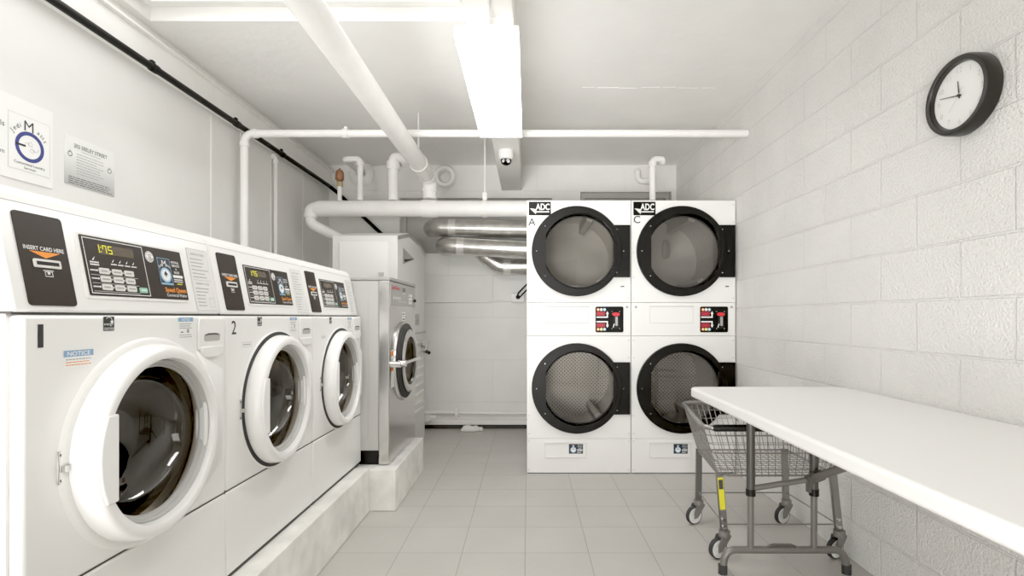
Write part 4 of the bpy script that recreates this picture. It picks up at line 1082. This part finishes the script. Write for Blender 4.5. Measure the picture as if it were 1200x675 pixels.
# ------------------------------------------------------------------ wall signs
FL = Frame((XL + .001, 0, 0), (0, 1, 0), (0, 0, 1))
r = thing('wall_sign', 'white sign board with a blue ring logo on the left wall above the nearest washer', 'sign', (XL, 1.8, 1.68))
MB().fbox(FL, 1.40, 2.185, 1.675, 2.0, 0, .004, 'label_white').build('board', r)
w = .0048
mb = MB().rect(FL, 1.996, 2.17, 1.716, 1.936, w, 'label_white').frame_rect(FL, 1.996, 2.17, 1.716, 1.936, .0008, w + .0004, 'ink_soft')
lg = mb.build('logo_print', r)
cu, cv = 2.083, 1.818; q = w + .0008
mb = MB().annulus(FL, cu, cv, .046, .061, q, 'logo_blue', 56).rect(FL, cu - .058, cu - .018, cv - .004, cv + .004, q + .0004, 'ink')
mb.annulus(FL, cu + .002, cv + .012, .008, .0092, q, 'ink_soft', 20).annulus(FL, cu + .010, cv - .012, .008, .0092, q, 'ink_soft', 20).annulus(FL, cu + .022, cv + .002, .014, .0152, q, 'ink_soft', 20, -2.4, 0).annulus(FL, cu - .012, cv + .004, .010, .0112, q, 'ink_soft', 20, 0, 2.5)
mb.build('ring_logo', lg)
mb = MB().text(FL, 'M', cu - .004, 1.879, .060, 'ink', w=q, sx=1.0)
for ch, a in (('J', 150), ('e', 138), ('d', 127), ('i', 118)): mb.text(FL, ch, cu + .078 * math.cos(math.radians(a)), cv + .078 * math.sin(math.radians(a)), .026, 'ink', w=q, rot=math.radians(a - 100))
for ch, a in (('a', 62), ('t', 52), ('t', 44), ('s', 34)): mb.text(FL, ch, cu + .072 * math.cos(math.radians(a)), cv + .072 * math.sin(math.radians(a)), .024, 'ink', w=q, rot=math.radians(a - 90))
mb.text(FL, 'Customized Laundry', cu, 1.741, .0155, 'ink', w=q).text(FL, 'Services', cu, 1.725, .0150, 'ink', w=q)
mb.build('logo_lettering', lg)
MB().text(FL, 'ls', 1.982, 1.868, .030, 'ink', 'R', w=w).text(FL, 'm', 1.982, 1.763, .026, 'ink', 'R', w=w).build('board_lettering', r)
r = thing('wall_notice', 'grey printed notice headed 202 SEELEY STREET on the left wall', 'sign', (XL, 2.38, 1.72))
MB().fbox(FL, 2.243, 2.512, 1.718, 1.934, 0, .003, 'notice_paper').build('sheet', r)
w = .0036
mb = MB().text(FL, '202 SEELEY STREET', 2.378, 1.888, .0235, 'ink', w=w, bold=.01, sx=.92)
mb.text(FL, 'LAUNDRY ROOM RULES', 2.378, 1.874, .0095, 'ink_soft', w=w)
for k in range(8): mb.microtext(FL, 2.30, 2.45, 1.860 - k * .0125, .003, 'ink_soft', w=w, seed=200 + k, ragged=.35)
for k in range(4): mb.microtext(FL, 2.26, 2.495, 1.752 - k * .009, .0028, 'ink', w=w, seed=300 + k, ragged=.1)
mb.build('printed_text', r)
mb = MB()
for (u, v) in ((2.268, 1.853), (2.482, 1.835)): mb.annulus(FL, u, v, .0085, .0115, w, 'ink', 24).annulus(FL, u, v + .012, .003, .005, w, 'ink_soft', 12)
mb.build('ring_logos', r)

# fill lamps added behind the viewpoint to even out the light
def lamp(name, loc, target, power, sx, sy, spread=180):
    l = bpy.data.lights.new(name, 'AREA'); l.shape = 'RECTANGLE'; l.size = sx; l.size_y = sy; l.energy = power; l.color = (1, .99, .972); l.spread = math.radians(spread)
    o = bpy.data.objects.new(name, l); COL.objects.link(o); o.location = loc
    o.rotation_euler = (Vector(target) - Vector(loc)).to_track_quat('-Z', 'Y').to_euler()
lamp('fill_lamp', (-1.1, -1.45, .75), (.1, 4.5, 2.68), 27, 1.9, 1.1, 55)
lamp('fill_lamp', (-.2, -.9, .55), (1.5, 1.8, .40), 15, .8, .5, 100)
lamp('fill_lamp', (.3, -.6, 1.2), (.2, .9, 2.68), 7, 1.0, .8)
# ------------------------------------------------------------------ camera, world, view
cam = bpy.data.cameras.new('camera'); co = bpy.data.objects.new('camera', cam); COL.objects.link(co)
co.location = (0, 0, 1.13); co.rotation_euler = (PI / 2, 0, 0)
cam.sensor_fit = 'HORIZONTAL'; cam.sensor_width = 36.0; cam.lens = 603 / 1200 * 36
cam.shift_x = -18 / 1200; cam.shift_y = 34.5 / 1200
cam.clip_start = .05; cam.clip_end = 50
scene.camera = co
wd = bpy.data.worlds.new('world'); scene.world = wd; wd.use_nodes = True
wd.node_tree.nodes['Background'].inputs[0].default_value = (0.9, 0.9, 0.88, 1); wd.node_tree.nodes['Background'].inputs[1].default_value = 0.0
scene.view_settings.view_transform = 'Standard'
scene.view_settings.look = 'None'
scene.view_settings.exposure = -0.24
scene.view_settings.gamma = 1.2
scene.view_settings.use_curve_mapping = True
scene.view_settings.curve_mapping.black_level = (.012, .012, .012)
scene.view_settings.curve_mapping.update()
scene.cycles.use_denoising = True
scene.cycles.max_bounces = 16; scene.cycles.diffuse_bounces = 8; scene.cycles.transparent_max_bounces = 12; scene.cycles.caustics_reflective = False
scene.cycles.sample_clamp_indirect = 6.0
